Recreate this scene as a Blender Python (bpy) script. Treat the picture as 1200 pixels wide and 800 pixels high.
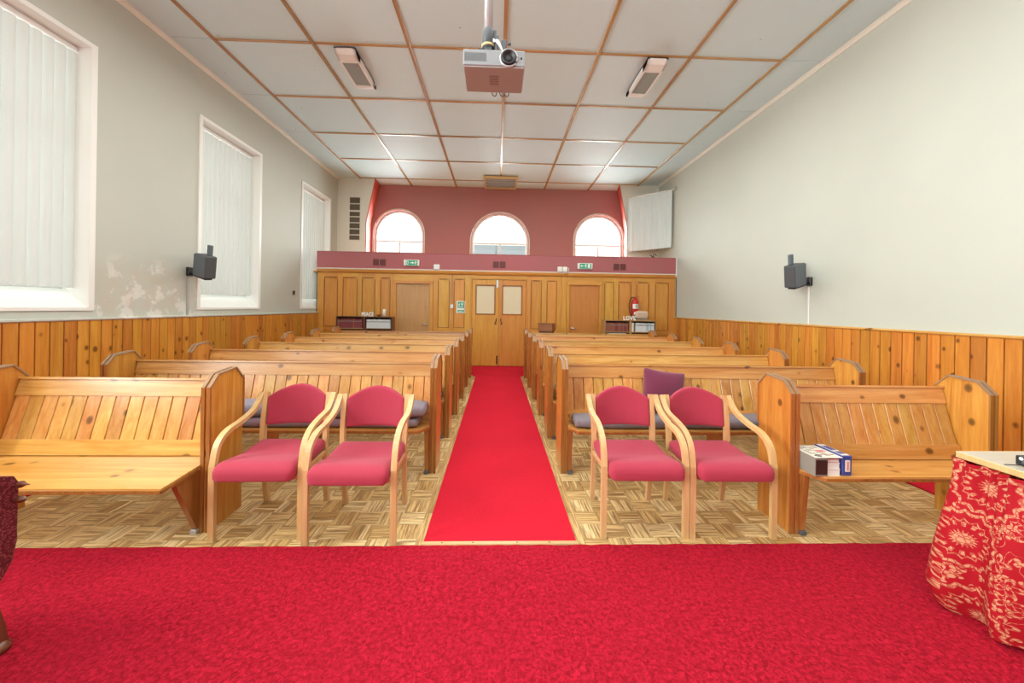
import bpy, bmesh, math, random
from mathutils import Vector, Matrix
random.seed(7)
S = bpy.context.scene
for o in list(bpy.data.objects): bpy.data.objects.remove(o)
PI = math.pi
# ------------------------------------------------------------------ camera, light, exposure
cam = bpy.data.cameras.new('camera'); camo = bpy.data.objects.new('camera', cam); S.collection.objects.link(camo)
camo.matrix_world = Matrix.Translation((0, 0, 1.4)) @ Matrix.Rotation(-0.0325, 4, 'Z') @ Matrix.Rotation(PI/2, 4, 'X') @ Matrix.Rotation(0.0154, 4, 'Z')
cam.sensor_fit = 'HORIZONTAL'; cam.sensor_width = 36; cam.lens = 426.36/1200*36
cam.shift_x = (600-596.18)/1200; cam.shift_y = (360.33-400)/1200
cam.clip_start = .05; cam.clip_end = 200
S.camera = camo
W = bpy.data.worlds.new('world'); S.world = W; W.use_nodes = True
W.node_tree.nodes['Background'].inputs[0].default_value = (.95, 1, .97, 1)
W.node_tree.nodes['Background'].inputs[1].default_value = 1.2
S.view_settings.view_transform = 'Standard'; S.view_settings.look = 'None'
S.view_settings.exposure = 0.36; S.view_settings.gamma = 1

def area(name, loc, size, direction, power, col=(1, 1, 1)):
    l = bpy.data.lights.new(name, 'AREA'); l.shape = 'RECTANGLE'; l.size, l.size_y = size; l.energy = power; l.color = col
    o = bpy.data.objects.new(name, l); S.collection.objects.link(o)
    o.location = loc; o.rotation_euler = Vector(direction).to_track_quat('-Z', 'Y').to_euler()
    return o
# daylight outside each window opening
WY = [(-2.73, -1.38), (-.10, 1.25), (2.555, 3.905), (5.20, 6.55), (7.86, 9.21)]
for i, (a, b) in enumerate(WY):
    area('daylight_left', (-4.95, (a+b)/2, 2.75), (1.5, 2.8), (1, 0, -.12), 300 if i < 2 else 14, (.97, 1, .97))
for x, z in ((-2.73, 3.5), (2.83, 3.5)):
    area('daylight_gallery', (x, 10.75, z), (1.5, 1.5), (0, -1, -.25), 120, (.98, 1, .99))
area('daylight_gallery', (.05, 10.75, 3.85), (1.6, .9), (0, -1, -.25), 100, (.98, 1, .99))
# soft fill light added above and behind the camera, no real fitting there
area('chancel_fill', (0, -1.6, 4.45), (5, 2.2), (0, .35, -1), 75, (.96, 1, .96))
area('nave_fill', (0, 3.9, 4.5), (5.5, 7), (0, 0, -1), 215, (.96, 1, .96))  # unseen overhead panel, added to brighten the pews from above

# ------------------------------------------------------------------ materials
def mat(name, col=(.8, .8, .8), rough=.5, metal=0, **k):
    m = bpy.data.materials.new(name); m.use_nodes = True
    b = m.node_tree.nodes['Principled BSDF']
    b.inputs['Base Color'].default_value = (*col, 1); b.inputs['Roughness'].default_value = rough; b.inputs['Metallic'].default_value = metal
    for a, v in k.items(): b.inputs[a.replace('_', ' ')].default_value = v
    return m
class NT:
    def __init__(s, m): s.t = m.node_tree; s.b = s.t.nodes['Principled BSDF']
    def n(s, ty, **k):
        q = s.t.nodes.new(ty)
        for a, v in k.items():
            if a[0] == '_': q.inputs[a[1:].replace('_', ' ')].default_value = v
            else: setattr(q, a, v)
        return q
    def l(s, a, b): s.t.links.new(a, b)
    def math(s, op, a, b=None, c=None):
        q = s.t.nodes.new('ShaderNodeMath'); q.operation = op
        for i, v in enumerate((a, b, c)):
            if v is None: continue
            if isinstance(v, (int, float)): q.inputs[i].default_value = v
            else: s.l(v, q.inputs[i])
        return q.outputs[0]
    def mix(s, f, a, b, bt='MIX'):
        q = s.t.nodes.new('ShaderNodeMix'); q.data_type = 'RGBA'; q.blend_type = bt
        for i, v in ((0, f), (6, a), (7, b)):
            if isinstance(v, (int, float)): q.inputs[i].default_value = v
            elif isinstance(v, tuple): q.inputs[i].default_value = (*v, 1)[:4]
            else: s.l(v, q.inputs[i])
        return q.outputs[2]
    def ramp(s, f, st):
        q = s.t.nodes.new('ShaderNodeValToRGB'); s.l(f, q.inputs[0]); e = q.color_ramp.elements
        while len(e) < len(st): e.new(.5)
        for i, (p, c) in enumerate(st):
            e[i].position = p; e[i].color = (c, c, c, 1) if isinstance(c, (int, float)) else (*c, 1)
        return q.outputs[0]
    def bump(s, h, st=.3, d=.01):
        q = s.t.nodes.new('ShaderNodeBump'); q.inputs['Strength'].default_value = st; q.inputs['Distance'].default_value = d
        s.l(h, q.inputs['Height']); s.l(q.outputs[0], s.b.inputs['Normal'])
    def coords(s, scale=(1, 1, 1), seed=True, kind='Object'):
        tc = s.n('ShaderNodeTexCoord'); mp = s.n('ShaderNodeMapping'); mp.inputs['Scale'].default_value = scale
        if seed:
            oi = s.n('ShaderNodeObjectInfo'); c = s.n('ShaderNodeCombineXYZ')
            for i, k in enumerate((37.1, 91.7, 53.3)): s.l(s.math('MULTIPLY', oi.outputs['Random'], k), c.inputs[i])
            v = s.n('ShaderNodeVectorMath'); v.operation = 'ADD'; s.l(tc.outputs[kind], v.inputs[0]); s.l(c.outputs[0], v.inputs[1])
            s.l(v.outputs[0], mp.inputs[0]); s.rand = oi.outputs['Random']
        else: s.l(tc.outputs[kind], mp.inputs[0])
        return mp.outputs[0]
def wood(name, light, dark, axis, rough=.32, knots=.5, var=.22, coat=.25):
    m = mat(name, light, rough); t = NT(m)
    st = [14, 14, 14]; st['XYZ'.index(axis)] = .9
    co = t.coords(tuple(st))
    nz = t.n('ShaderNodeTexNoise', _Scale=1.6, _Detail=6, _Roughness=.6, _Distortion=.8); t.l(co, nz.inputs['Vector'])
    g = t.ramp(nz.outputs['Fac'], [(.32, 1), (.52, .45), (.72, 0)])
    fine = t.n('ShaderNodeTexNoise', _Scale=9, _Detail=4, _Roughness=.7); t.l(co, fine.inputs['Vector'])
    c = t.mix(g, light, dark)
    c = t.mix(t.math('MULTIPLY', fine.outputs['Fac'], .55), c, tuple(a*.55 for a in dark))
    c = t.mix(.0, c, c)
    if knots:
        ks = [11, 11, 11]; ks['XYZ'.index(axis)] = 8
        kc = t.coords(tuple(ks))
        vo = t.n('ShaderNodeTexVoronoi', _Scale=.8, _Randomness=1.); t.l(kc, vo.inputs['Vector'])
        sep = t.n('ShaderNodeSeparateColor'); t.l(vo.outputs['Color'], sep.inputs[0])
        has = t.math('GREATER_THAN', sep.outputs[0], 1-knots)
        rad = t.math('MULTIPLY_ADD', sep.outputs[1], .14, .13)
        k = t.math('DIVIDE', vo.outputs['Distance'], rad)
        kk = t.math('MULTIPLY', t.ramp(k, [(.0, 1), (.65, .75), (1.0, 0)]), has)
        halo = t.math('MULTIPLY', t.ramp(t.math('MULTIPLY', k, .45), [(.0, .5), (1., 0)]), has)
        c = t.mix(halo, c, dark); c = t.mix(t.math('MULTIPLY', kk, .95), c, tuple(a*.15 for a in dark))
    hs = t.n('ShaderNodeHueSaturation'); t.l(c, hs.inputs['Color'])
    t.l(t.math('MULTIPLY_ADD', t.rand, var*1.4, 1-var*.7), hs.inputs['Value'])
    t.l(t.math('MULTIPLY_ADD', t.math('FRACT', t.math('MULTIPLY', t.rand, 7.3)), .02, .49), hs.inputs['Hue'])
    t.l(hs.outputs[0], t.b.inputs['Base Color'])
    t.b.inputs['Coat Weight'].default_value = coat; t.b.inputs['Coat Roughness'].default_value = .22
    t.bump(nz.outputs['Fac'], .12, .004)
    return m
PL, PD = (.80, .45, .145), (.56, .22, .035)
M = {}
for a in 'XYZ':
    M['pew'+a] = wood('pine_pew_'+a, PL, PD, a, .3, .45)
    M['oak'+a] = wood('gallery_oak_'+a, (.84, .43, .09), (.66, .29, .04), a, .3, 0, .08)
    M['bat'+a] = wood('batten_pine_'+a, (.60, .37, .17), (.42, .23, .09), a, .25, 0, .3)
M['pewend'] = wood('pine_pew_end', (.76, .37, .07), (.50, .17, .02), 'Z', .3, .35, .12)
M['edge'] = wood('pew_moulding', (.50, .20, .05), (.30, .10, .02), 'Z', .3, 0)
M['plank'] = wood('wainscot_pine', (.78, .36, .055), (.56, .19, .02), 'Z', .32, .75, .24)
M['cap'] = mat('coping_worn', (.30, .17, .09), .45)
M['beech'] = wood('bent_beech', (.80, .52, .26), (.66, .38, .16), 'Z', .35, 0, .06)
M['darkwood'] = wood('dark_wood', (.22, .07, .03), (.10, .03, .015), 'Z', .35, 0)
M['brownwood'] = wood('brown_box_wood', (.46, .17, .06), (.32, .10, .03), 'X', .4, 0)
M['tabletop'] = wood('table_top_wood', (.60, .53, .43), (.50, .43, .34), 'X', .3, 0)
M['goldbar'] = wood('threshold_wood', (.80, .58, .28), (.68, .45, .18), 'X', .3, 0)
def plaster(name, col, stain=False, red=False):
    m = mat(name, col, .62); t = NT(m); co = t.coords((1, 1, 1), False)
    n1 = t.n('ShaderNodeTexNoise', _Scale=.8, _Detail=3); t.l(co, n1.inputs['Vector'])
    n2 = t.n('ShaderNodeTexNoise', _Scale=40, _Detail=4); t.l(co, n2.inputs['Vector'])
    c = t.mix(t.math('MULTIPLY', t.ramp(n1.outputs['Fac'], [(.35, 0), (.7, 1)]), .35 if not red else .6), col, tuple(a*(.86 if not red else .8) for a in col) if not red else (col[0]*.8, col[1]*1.05, col[2]*1.0))
    if stain:   # old damp marks low on the plaster between the first two windows
        sx = t.n('ShaderNodeSeparateXYZ'); t.l(co, sx.inputs[0])
        n3 = t.n('ShaderNodeTexNoise', _Scale=3.2, _Detail=6, _Roughness=.65, _Distortion=1.2); t.l(co, n3.inputs['Vector'])
        dz = t.math('SUBTRACT', 1, t.math('DIVIDE', t.math('ABSOLUTE', t.math('SUBTRACT', sx.outputs[2], 1.45)), .5))
        dy = t.math('SUBTRACT', 1, t.math('DIVIDE', t.math('ABSOLUTE', t.math('SUBTRACT', sx.outputs[1], 4.5)), .9))
        mk = t.math('MULTIPLY', t.math('MAXIMUM', dz, 0), t.math('MAXIMUM', dy, 0))
        f = t.math('MULTIPLY', t.ramp(n3.outputs['Fac'], [(.42, 0), (.6, 1)]), t.math('MINIMUM', t.math('MULTIPLY', mk, 1.6), .7))
        c = t.mix(f, c, (.56, .50, .42))
        n4 = t.n('ShaderNodeTexNoise', _Scale=4.5, _Detail=7, _Roughness=.7); t.l(co, n4.inputs['Vector'])
        f2 = t.math('MULTIPLY', t.ramp(n4.outputs['Fac'], [(.53, 0), (.58, 1)]), t.math('MINIMUM', t.math('MULTIPLY', mk, 1.6), .45))
        c = t.mix(f2, c, (.86, .84, .80))
    t.l(c, t.b.inputs['Base Color']); t.bump(n2.outputs['Fac'], .12, .004)
    return m
M['wallL'] = plaster('left_plaster', (.54, .56, .49), True)
M['wallR'] = plaster('right_plaster', (.56, .59, .52))
M['wallB'] = plaster('gallery_cream_plaster', (.78, .76, .66))
M['redwall'] = plaster('old_rose_plaster', (.45, .165, .16), red=True)
M['reveal'] = mat('red_reveal_paint', (.58, .09, .06), .5)
M['parapet'] = plaster('parapet_rose_paint', (.44, .125, .135), red=True)
def tilem():
    m = mat('ceiling_board', (.70, .71, .68), .6); t = NT(m); co = t.coords((1, 1, 1))
    n = t.n('ShaderNodeTexNoise', _Scale=3, _Detail=4); t.l(co, n.inputs['Vector'])
    v = t.n('ShaderNodeTexVoronoi', _Scale=3.2); t.l(co, v.inputs['Vector'])
    n2 = t.n('ShaderNodeTexNoise', _Scale=55, _Detail=3); t.l(co, n2.inputs['Vector'])
    dot = t.ramp(v.outputs['Distance'], [(.0, 1), (.035, .8), (.05, 0)])
    c = t.mix(t.math('MULTIPLY', n.outputs['Fac'], .25), (.67, .86, .91), (.57, .71, .75))
    c = t.mix(t.math('MULTIPLY', dot, .6), c, (.3, .3, .26))
    hs = t.n('ShaderNodeHueSaturation'); t.l(c, hs.inputs['Color']); t.l(t.math('MULTIPLY_ADD', t.rand, .06, .97), hs.inputs['Value'])
    t.l(hs.outputs[0], t.b.inputs['Base Color'])
    t.bump(t.math('ADD', n2.outputs['Fac'], t.math('MULTIPLY', dot, 2)), .55, .004)
    return m
M['tile'] = tilem()
def carpetm(name, c1, c2, sc, st):
    m = mat(name, c1, .95); t = NT(m); co = t.coords((1, 1, 1), False)
    n = t.n('ShaderNodeTexNoise', _Scale=sc, _Detail=5, _Roughness=.75, _Distortion=.5); t.l(co, n.inputs['Vector'])
    b = t.n('ShaderNodeTexNoise', _Scale=2.5, _Detail=3); t.l(co, b.inputs['Vector'])
    c = t.mix(t.ramp(n.outputs['Fac'], [(.40, 1), (.60, 0)]), c1, c2)
    c = t.mix(t.math('MULTIPLY', t.ramp(b.outputs['Fac'], [(.35, 0), (.7, 1)]), .35), c, tuple(a*.72 for a in c1))
    t.l(c, t.b.inputs['Base Color']); t.bump(n.outputs['Fac'], st, .02)
    t.b.inputs['Specular IOR Level'].default_value = .15
    return m
M['carpet'] = carpetm('red_pile_carpet', (.62, .012, .040), (.30, .003, .014), 55, .9)
M['runner'] = carpetm('red_runner_carpet', (.64, .014, .036), (.54, .009, .026), 90, .3)
def fabric(name, c1, c2, sc=160, sheen=.3, blot=.0, c3=None):
    m = mat(name, c1, .85); t = NT(m); co = t.coords((1, 1, 1))
    n = t.n('ShaderNodeTexNoise', _Scale=sc, _Detail=2); t.l(co, n.inputs['Vector'])
    c = t.mix(n.outputs['Fac'], c1, c2)
    if c3:
        b = t.n('ShaderNodeTexNoise', _Scale=9, _Detail=4, _Distortion=1.5); t.l(co, b.inputs['Vector'])
        c = t.mix(t.math('MULTIPLY', t.ramp(b.outputs['Fac'], [(.5, 0), (.66, 1)]), blot), c, c3)
    t.l(c, t.b.inputs['Base Color']); t.bump(n.outputs['Fac'], .25, .002)
    t.b.inputs['Sheen Weight'].default_value = sheen; t.b.inputs['Sheen Tint'].default_value = (1, .75, .85, 1)
    return m
M['seatfab'] = fabric('raspberry_wool', (.43, .030, .064), (.32, .020, .048), 160, .15)
M['cushfab'] = fabric('grey_cushion_weave', (.19, .17, .20), (.28, .25, .29), 120, .1, .45, (.38, .14, .20))
M['greyfab'] = fabric('grey_cushion_plain', (.13, .12, .14), (.22, .20, .22), 120, .1, .3, (.34, .15, .18))
M['purple'] = fabric('plum_weave', (.11, .010, .035), (.18, .02, .065), 200)
M['white'] = mat('white_paint', (.86, .86, .82), .4)
M['plastic'] = mat('white_plastic', (.85, .85, .83), .35)
M['grey'] = mat('grey_metal', (.45, .46, .47), .35, .3)
M['dgrey'] = mat('dark_grey', (.08, .09, .10), .5)
M['black'] = mat('black_plastic', (.015, .015, .017), .45)
M['slate'] = mat('speaker_slate', (.13, .16, .19), .55)
M['brownplate'] = mat('brown_vent', (.13, .03, .03), .5)
M['silver'] = mat('projector_silver', (.24, .25, .26), .35, .3)
M['projunder'] = mat('projector_underside', (.36, .38, .37), .45)
M['steel'] = mat('steel', (.6, .6, .6), .25, .9)
M['glassgrey'] = mat('lamp_lens', (.33, .40, .39), .15)
M['green'] = mat('sign_green', (.02, .40, .22), .4)
M['red'] = mat('extinguisher_red', (.55, .02, .02), .3)
M['cream'] = mat('cream_card', (.78, .74, .64), .6)
M['navy'] = mat('navy_card', (.05, .07, .28), .4)
M['pink'] = mat('pink_card', (.70, .22, .22), .6)
M['boxgrey'] = mat('box_grey', (.26, .24, .20), .6)
M['darkbrown'] = mat('dark_brown_card', (.045, .018, .014), .5)
M['beige'] = fabric('beige_cloth', (.62, .47, .36), (.55, .41, .31))
M['sheet'] = mat('white_sheet', (.68, .77, .77), .8)
M['gap'] = mat('dark_joint_backing', (.055, .022, .008), 1, 0, Specular_IOR_Level=.0)  # flat dark backing that shows in the joints between boards
M['ventgrey'] = mat('vent_brown_grey', (.24, .21, .14), .6)
M['brass'] = mat('brass', (.6, .42, .15), .3, .9)
M['glasspane'] = mat('obscured_glass', (.72, .64, .44), .25)
M['slateroof'] = mat('slate_roof', (.16, .19, .21), .6)
def vanem():
    m = mat('blind_fabric', (.66, .69, .66), .7); t = NT(m)
    tr = t.n('ShaderNodeBsdfTranslucent'); tr.inputs[0].default_value = (.80, .82, .78, 1)
    mx = t.n('ShaderNodeMixShader'); mx.inputs[0].default_value = .13
    t.l(t.b.outputs[0], mx.inputs[1]); t.l(tr.outputs[0], mx.inputs[2])
    t.l(mx.outputs[0], t.t.nodes['Material Output'].inputs[0])
    return m
M['vane'] = vanem()
def glassm():
    m = mat('window_glass', (1, 1, 1), .02); t = NT(m)
    tr = t.n('ShaderNodeBsdfTransparent'); tr.inputs[0].default_value = (.95, .97, .97, 1)
    gl = t.n('ShaderNodeBsdfGlossy'); gl.inputs['Roughness'].default_value = .03
    mx = t.n('ShaderNodeMixShader'); mx.inputs[0].default_value = .06
    t.l(tr.outputs[0], mx.inputs[1]); t.l(gl.outputs[0], mx.inputs[2]); t.l(mx.outputs[0], t.t.nodes['Material Output'].inputs[0])
    return m
M['glass'] = glassm()
def parquetm():
    m = mat('oak_mosaic', (.6, .4, .2), .38); t = NT(m)
    ge = t.n('ShaderNodeNewGeometry'); co = t.coords((1, 1, 1), True)
    r = t.math('FRACT', t.math('ADD', t.math('MULTIPLY', ge.outputs['Random Per Island'], 5.7), t.math('MULTIPLY', t.rand, 13.1)))
    uv = t.n('ShaderNodeUVMap'); mp = t.n('ShaderNodeMapping'); mp.inputs['Scale'].default_value = (3, 60, 1); t.l(uv.outputs[0], mp.inputs[0])
    ad = t.n('ShaderNodeVectorMath'); ad.operation = 'ADD'; cb = t.n('ShaderNodeCombineXYZ'); t.l(t.math('MULTIPLY', r, 31), cb.inputs[0]); t.l(t.math('MULTIPLY', r, 17), cb.inputs[2])
    t.l(mp.outputs[0], ad.inputs[0]); t.l(cb.outputs[0], ad.inputs[1])
    n = t.n('ShaderNodeTexNoise', _Scale=1.2, _Detail=5, _Roughness=.7); t.l(ad.outputs[0], n.inputs['Vector'])
    c = t.ramp(r, [(0, (.48, .28, .09)), (.3, (.66, .43, .17)), (.65, (.77, .54, .24)), (1, (.85, .65, .34))])
    c = t.mix(t.math('MULTIPLY', t.ramp(n.outputs['Fac'], [(.42, 1), (.56, 0)]), .85), c, (.22, .11, .03))
    t.l(c, t.b.inputs['Base Color'])
    t.b.inputs['Coat Weight'].default_value = .15; t.b.inputs['Coat Roughness'].default_value = .3
    return m
M['parquet'] = parquetm()
def damask(name, red, cream, sc=1.0, dark=None):
    m = mat(name, red, .7); t = NT(m)
    uv = t.n('ShaderNodeUVMap'); mp = t.n('ShaderNodeMapping'); mp.inputs['Scale'].default_value = (sc, sc, sc); t.l(uv.outputs[0], mp.inputs[0])
    def rosette(scale, rnd, off):
        mo = t.n('ShaderNodeVectorMath'); mo.operation = 'ADD'; t.l(mp.outputs[0], mo.inputs[0]); mo.inputs[1].default_value = (off, off*.7, 0)
        v = t.n('ShaderNodeTexVoronoi', _Scale=scale, _Randomness=rnd); v.voronoi_dimensions = '2D'; t.l(mo.outputs[0], v.inputs['Vector'])
        d = t.n('ShaderNodeVectorMath'); d.operation = 'SUBTRACT'; t.l(mo.outputs[0], d.inputs[0]); t.l(v.outputs['Position'], d.inputs[1])
        sp = t.n('ShaderNodeSeparateXYZ'); t.l(d.outputs[0], sp.inputs[0])
        return t.math('MULTIPLY', v.outputs['Distance'], 1.0), t.math('ARCTAN2', sp.outputs[1], sp.outputs[0])
    def band(x, a, b, soft=.012):
        return t.math('MULTIPLY', t.math('SMOOTH_MIN', 1, t.math('MAXIMUM', 0, t.math('DIVIDE', t.math('SUBTRACT', x, a), soft)), .01), t.math('SMOOTH_MIN', 1, t.math('MAXIMUM', 0, t.math('DIVIDE', t.math('SUBTRACT', b, x), soft)), .01))
    r1, a1 = rosette(2.9, .35, 0.)
    p1 = t.math('MULTIPLY_ADD', t.math('ABSOLUTE', t.math('COSINE', t.math('MULTIPLY', a1, 9))), .045, r1)
    big = t.math('MAXIMUM', band(p1, .375, .43), t.math('MAXIMUM', band(p1, .27, .30), band(p1, -.1, .13)))
    dots = t.math('MULTIPLY', band(r1, .17, .24), t.math('GREATER_THAN', t.math('COSINE', t.math('MULTIPLY', a1, 16)), .1))
    big = t.math('MAXIMUM', big, dots)
    outside = t.math('GREATER_THAN', p1, .45)
    r2, a2 = rosette(9.5, .9, 3.3)
    p2 = t.math('DIVIDE', r2, t.math('MULTIPLY_ADD', t.math('ABSOLUTE', t.math('COSINE', t.math('MULTIPLY', a2, 2.5))), .32, .12))
    fl = t.math('MAXIMUM', band(p2, .62, 1.0, .06), band(p2, -.5, .3, .05))
    r3, a3 = rosette(16, 1., 7.7)
    p3 = t.math('DIVIDE', r3, t.math('MULTIPLY_ADD', t.math('ABSOLUTE', t.math('COSINE', t.math('MULTIPLY', a3, 1.5))), .34, .06))
    fl = t.math('MAXIMUM', fl, t.math('MULTIPLY', band(p3, -.5, .85, .08), t.math('GREATER_THAN', p2, 1.1)))
    nz = t.n('ShaderNodeTexNoise', _Scale=8, _Detail=1, _Distortion=1.2); t.l(mp.outputs[0], nz.inputs['Vector'])
    vine = band(nz.outputs['Fac'], .49, .508, .006)
    lace = t.n('ShaderNodeTexVoronoi', _Scale=60, _Randomness=.8); lace.feature = 'DISTANCE_TO_EDGE'; t.l(mp.outputs[0], lace.inputs['Vector'])
    lm = t.math('MULTIPLY_ADD', t.ramp(lace.outputs['Distance'], [(.04, 0), (.12, 1)]), .75, .25)
    f = t.math('MULTIPLY', t.math('MAXIMUM', big, t.math('MULTIPLY', t.math('MAXIMUM', fl, vine), outside)), lm)
    c = t.mix(t.math('MULTIPLY', f, .92), red, cream)
    t.l(c, t.b.inputs['Base Color']); t.b.inputs['Specular IOR Level'].default_value = .2
    return m
M['damask'] = damask('red_damask', (.36, .006, .014), (.60, .30, .17))
M['maroon'] = damask('maroon_damask', (.10, .010, .016), (.27, .06, .065), 2.4)

# ------------------------------------------------------------------ mesh helpers
class MB:
    """collects shapes, then links them as one mesh object"""
    def __init__(s): s.v = []; s.f = []; s.mi = []; s.uv = None; s.cur = 0; s.smooth = []
    def add(s, vs, fs, smooth=False):
        b = len(s.v); s.v += [tuple(p) for p in vs]
        for f in fs: s.f.append([b+i for i in f]); s.mi.append(s.cur); s.smooth.append(smooth)
        return s
    def box(s, x0, x1, y0, y1, z0, z1, bev=0, rot=None, piv=None):
        if x0 > x1: x0, x1 = x1, x0
        if bev <= 0:
            vs = [(x, y, z) for x in (x0, x1) for y in (y0, y1) for z in (z0, z1)]
            fs = [(0, 1, 3, 2), (4, 6, 7, 5), (0, 4, 5, 1), (2, 3, 7, 6), (0, 2, 6, 4), (1, 5, 7, 3)]
        else:
            bm = bmesh.new(); bmesh.ops.create_cube(bm, size=1)
            for v in bm.verts: v.co = Vector(((x0+x1)/2+v.co.x*(x1-x0), (y0+y1)/2+v.co.y*(y1-y0), (z0+z1)/2+v.co.z*(z1-z0)))
            bmesh.ops.bevel(bm, geom=bm.edges[:], offset=min(bev, (x1-x0)*.45, (y1-y0)*.45, (z1-z0)*.45), segments=1, affect='EDGES')
            vs = [v.co[:] for v in bm.verts]; fs = [[v.index for v in f.verts] for f in bm.faces]; bm.free()
        if rot is not None:
            p = Vector(piv if piv is not None else ((x0+x1)/2, (y0+y1)/2, (z0+z1)/2)); vs = [tuple(rot @ (Vector(v)-p)+p) for v in vs]
        return s.add(vs, fs)
    def prism(s, poly, a, b, axis='X'):
        """poly of 2-D points, extruded along axis from a to b; X:(y,z) Y:(x,z) Z:(x,y)"""
        n = len(poly)
        mk = {'X': lambda p, t: (t, p[0], p[1]), 'Y': lambda p, t: (p[0], t, p[1]), 'Z': lambda p, t: (p[0], p[1], t)}[axis]
        vs = [mk(p, a) for p in poly]+[mk(p, b) for p in poly]
        fs = [list(range(n))[::-1], list(range(n, 2*n))]+[(i, (i+1) % n, n+(i+1) % n, n+i) for i in range(n)]
        return s.add(vs, fs)
    def sweep(s, path, w, t, side=(1, 0, 0), smooth=True):
        """rectangular section w (along side) by t swept along path; w,t may be lists"""
        side = Vector(side); P = [Vector(p) for p in path]; vs = []; n = len(P)
        for i, p in enumerate(P):
            tg = (P[min(i+1, n-1)]-P[max(i-1, 0)]).normalized()
            nr = tg.cross(side).normalized(); sd = nr.cross(tg).normalized()
            ww = w[i] if isinstance(w, list) else w; tt = t[i] if isinstance(t, list) else t
            for a, b in ((-.5, -.5), (.5, -.5), (.5, .5), (-.5, .5)): vs.append(p+sd*a*ww+nr*b*tt)
        fs = [(0, 1, 2, 3), tuple(4*(n-1)+k for k in (3, 2, 1, 0))]
        for i in range(n-1):
            for k in range(4): fs.append((4*i+k, 4*i+4+k, 4*i+4+(k+1) % 4, 4*i+(k+1) % 4))
        return s.add(vs, fs)
    def tube(s, path, r, n=8):
        P = [Vector(p) for p in path]; vs = []; m = len(P); up = Vector((.13, .27, .95))
        for i, p in enumerate(P):
            tg = (P[min(i+1, m-1)]-P[max(i-1, 0)]).normalized()
            a = tg.cross(up if abs(tg.dot(up)) < .9 else Vector((1, 0, 0))).normalized(); b = tg.cross(a)
            rr = r[i] if isinstance(r, list) else r
            for k in range(n): th = 2*PI*k/n; vs.append(p+(a*math.cos(th)+b*math.sin(th))*rr)
        fs = [tuple(range(n)), tuple(range(n*(m-1), n*m))[::-1]]
        for i in range(m-1):
            for k in range(n): fs.append((i*n+k, i*n+(k+1) % n, (i+1)*n+(k+1) % n, (i+1)*n+k))
        return s.add(vs, fs, True)
    def lathe(s, prof, c=(0, 0, 0), n=20, rot=None):
        vs = []; m = len(prof)
        for r, z in prof:
            for k in range(n):
                v = Vector((r*math.cos(2*PI*k/n), r*math.sin(2*PI*k/n), z))
                if rot is not None: v = rot @ v
                vs.append(v+Vector(c))
        fs = [tuple(range(n))[::-1], tuple(range(n*(m-1), n*m))]
        for i in range(m-1):
            for k in range(n): fs.append((i*n+k, i*n+(k+1) % n, (i+1)*n+(k+1) % n, (i+1)*n+k))
        return s.add(vs, fs, True)
    def soft(s, half, r, cuts=9, fn=None, c=(0, 0, 0)):
        """rounded box of half sizes, radius r, then deformed by fn"""
        bm = bmesh.new(); bmesh.ops.create_cube(bm, size=2); bmesh.ops.subdivide_edges(bm, edges=bm.edges[:], cuts=cuts, use_grid_fill=True)
        H = Vector(half); vs = []
        for v in bm.verts:
            u = Vector([math.copysign(abs(q)**.72, q) for q in v.co])
            p = Vector([u[i]*H[i] for i in range(3)]); q = Vector([max(-H[i]+r, min(H[i]-r, p[i])) for i in range(3)])
            d = p-q
            if d.length > 1e-9: p = q+d.normalized()*min(r, max(abs(d.x), abs(d.y), abs(d.z)))
            if fn: p = fn(p)
            vs.append(p+Vector(c))
        fs = [[v.index for v in f.verts] for f in bm.faces]; bm.free()
        return s.add(vs, fs, True)
    def build(s, name, m, parent=None, uvs=None, loc=(0, 0, 0)):
        me = bpy.data.meshes.new(name); me.from_pydata(s.v, [], s.f)
        for q in (m if isinstance(m, (list, tuple)) else [m]): me.materials.append(M[q])
        me.polygons.foreach_set('material_index', s.mi); me.polygons.foreach_set('use_smooth', s.smooth)
        if uvs:
            ul = me.uv_layers.new(name='UVMap')
            for lp in me.loops: ul.data[lp.index].uv = uvs[lp.vertex_index]
        bm = bmesh.new(); bm.from_mesh(me); bmesh.ops.recalc_face_normals(bm, faces=bm.faces); bm.to_mesh(me); bm.free()
        me.update()
        o = bpy.data.objects.new(name, me); S.collection.objects.link(o); o.location = loc
        if parent is not None: o.parent = parent
        return o
def inst(src, parent, loc=(0, 0, 0), rot=(0, 0, 0), scale=(1, 1, 1), name=None):
    o = src.copy(); S.collection.objects.link(o); o.location = loc; o.rotation_euler = rot; o.scale = scale; o.parent = parent
    return o
def tag(o, label=None, cat=None, group=None, kind=None):
    if label: o['label'] = label
    if cat: o['category'] = cat
    if group: o['group'] = group
    if kind: o['kind'] = kind
    return o
def thing(name, loc, label, cat, group=None, rz=0, kind=None):
    o = bpy.data.objects.new(name, None); S.collection.objects.link(o); o.location = loc; o.rotation_euler = (0, 0, rz); o.empty_display_size = .1
    return tag(o, label, cat, group, kind)
def children(o): return [c for c in bpy.data.objects if c.parent == o]
def dup(root, loc, rz=0, label=None):
    r = root.copy(); S.collection.objects.link(r); r.location = loc; r.rotation_euler = (0, 0, rz)
    if label: r['label'] = label
    for ch in children(root):
        c = ch.copy(); S.collection.objects.link(c); c.parent = r
        for g in children(ch):
            d = g.copy(); S.collection.objects.link(d); d.parent = c
    return r
def spline(pts, n=6):
    P = [Vector(p) for p in pts]; P = [P[0]*2-P[1]]+P+[P[-1]*2-P[-2]]; out = []
    for i in range(1, len(P)-2):
        for k in range(n):
            t = k/n; a, b, c, d = P[i-1:i+3]
            out.append(.5*((2*b)+(-a+c)*t+(2*a-5*b+4*c-d)*t*t+(-a+3*b-3*c+d)*t**3))
    out.append(P[-2]); return out
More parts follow.
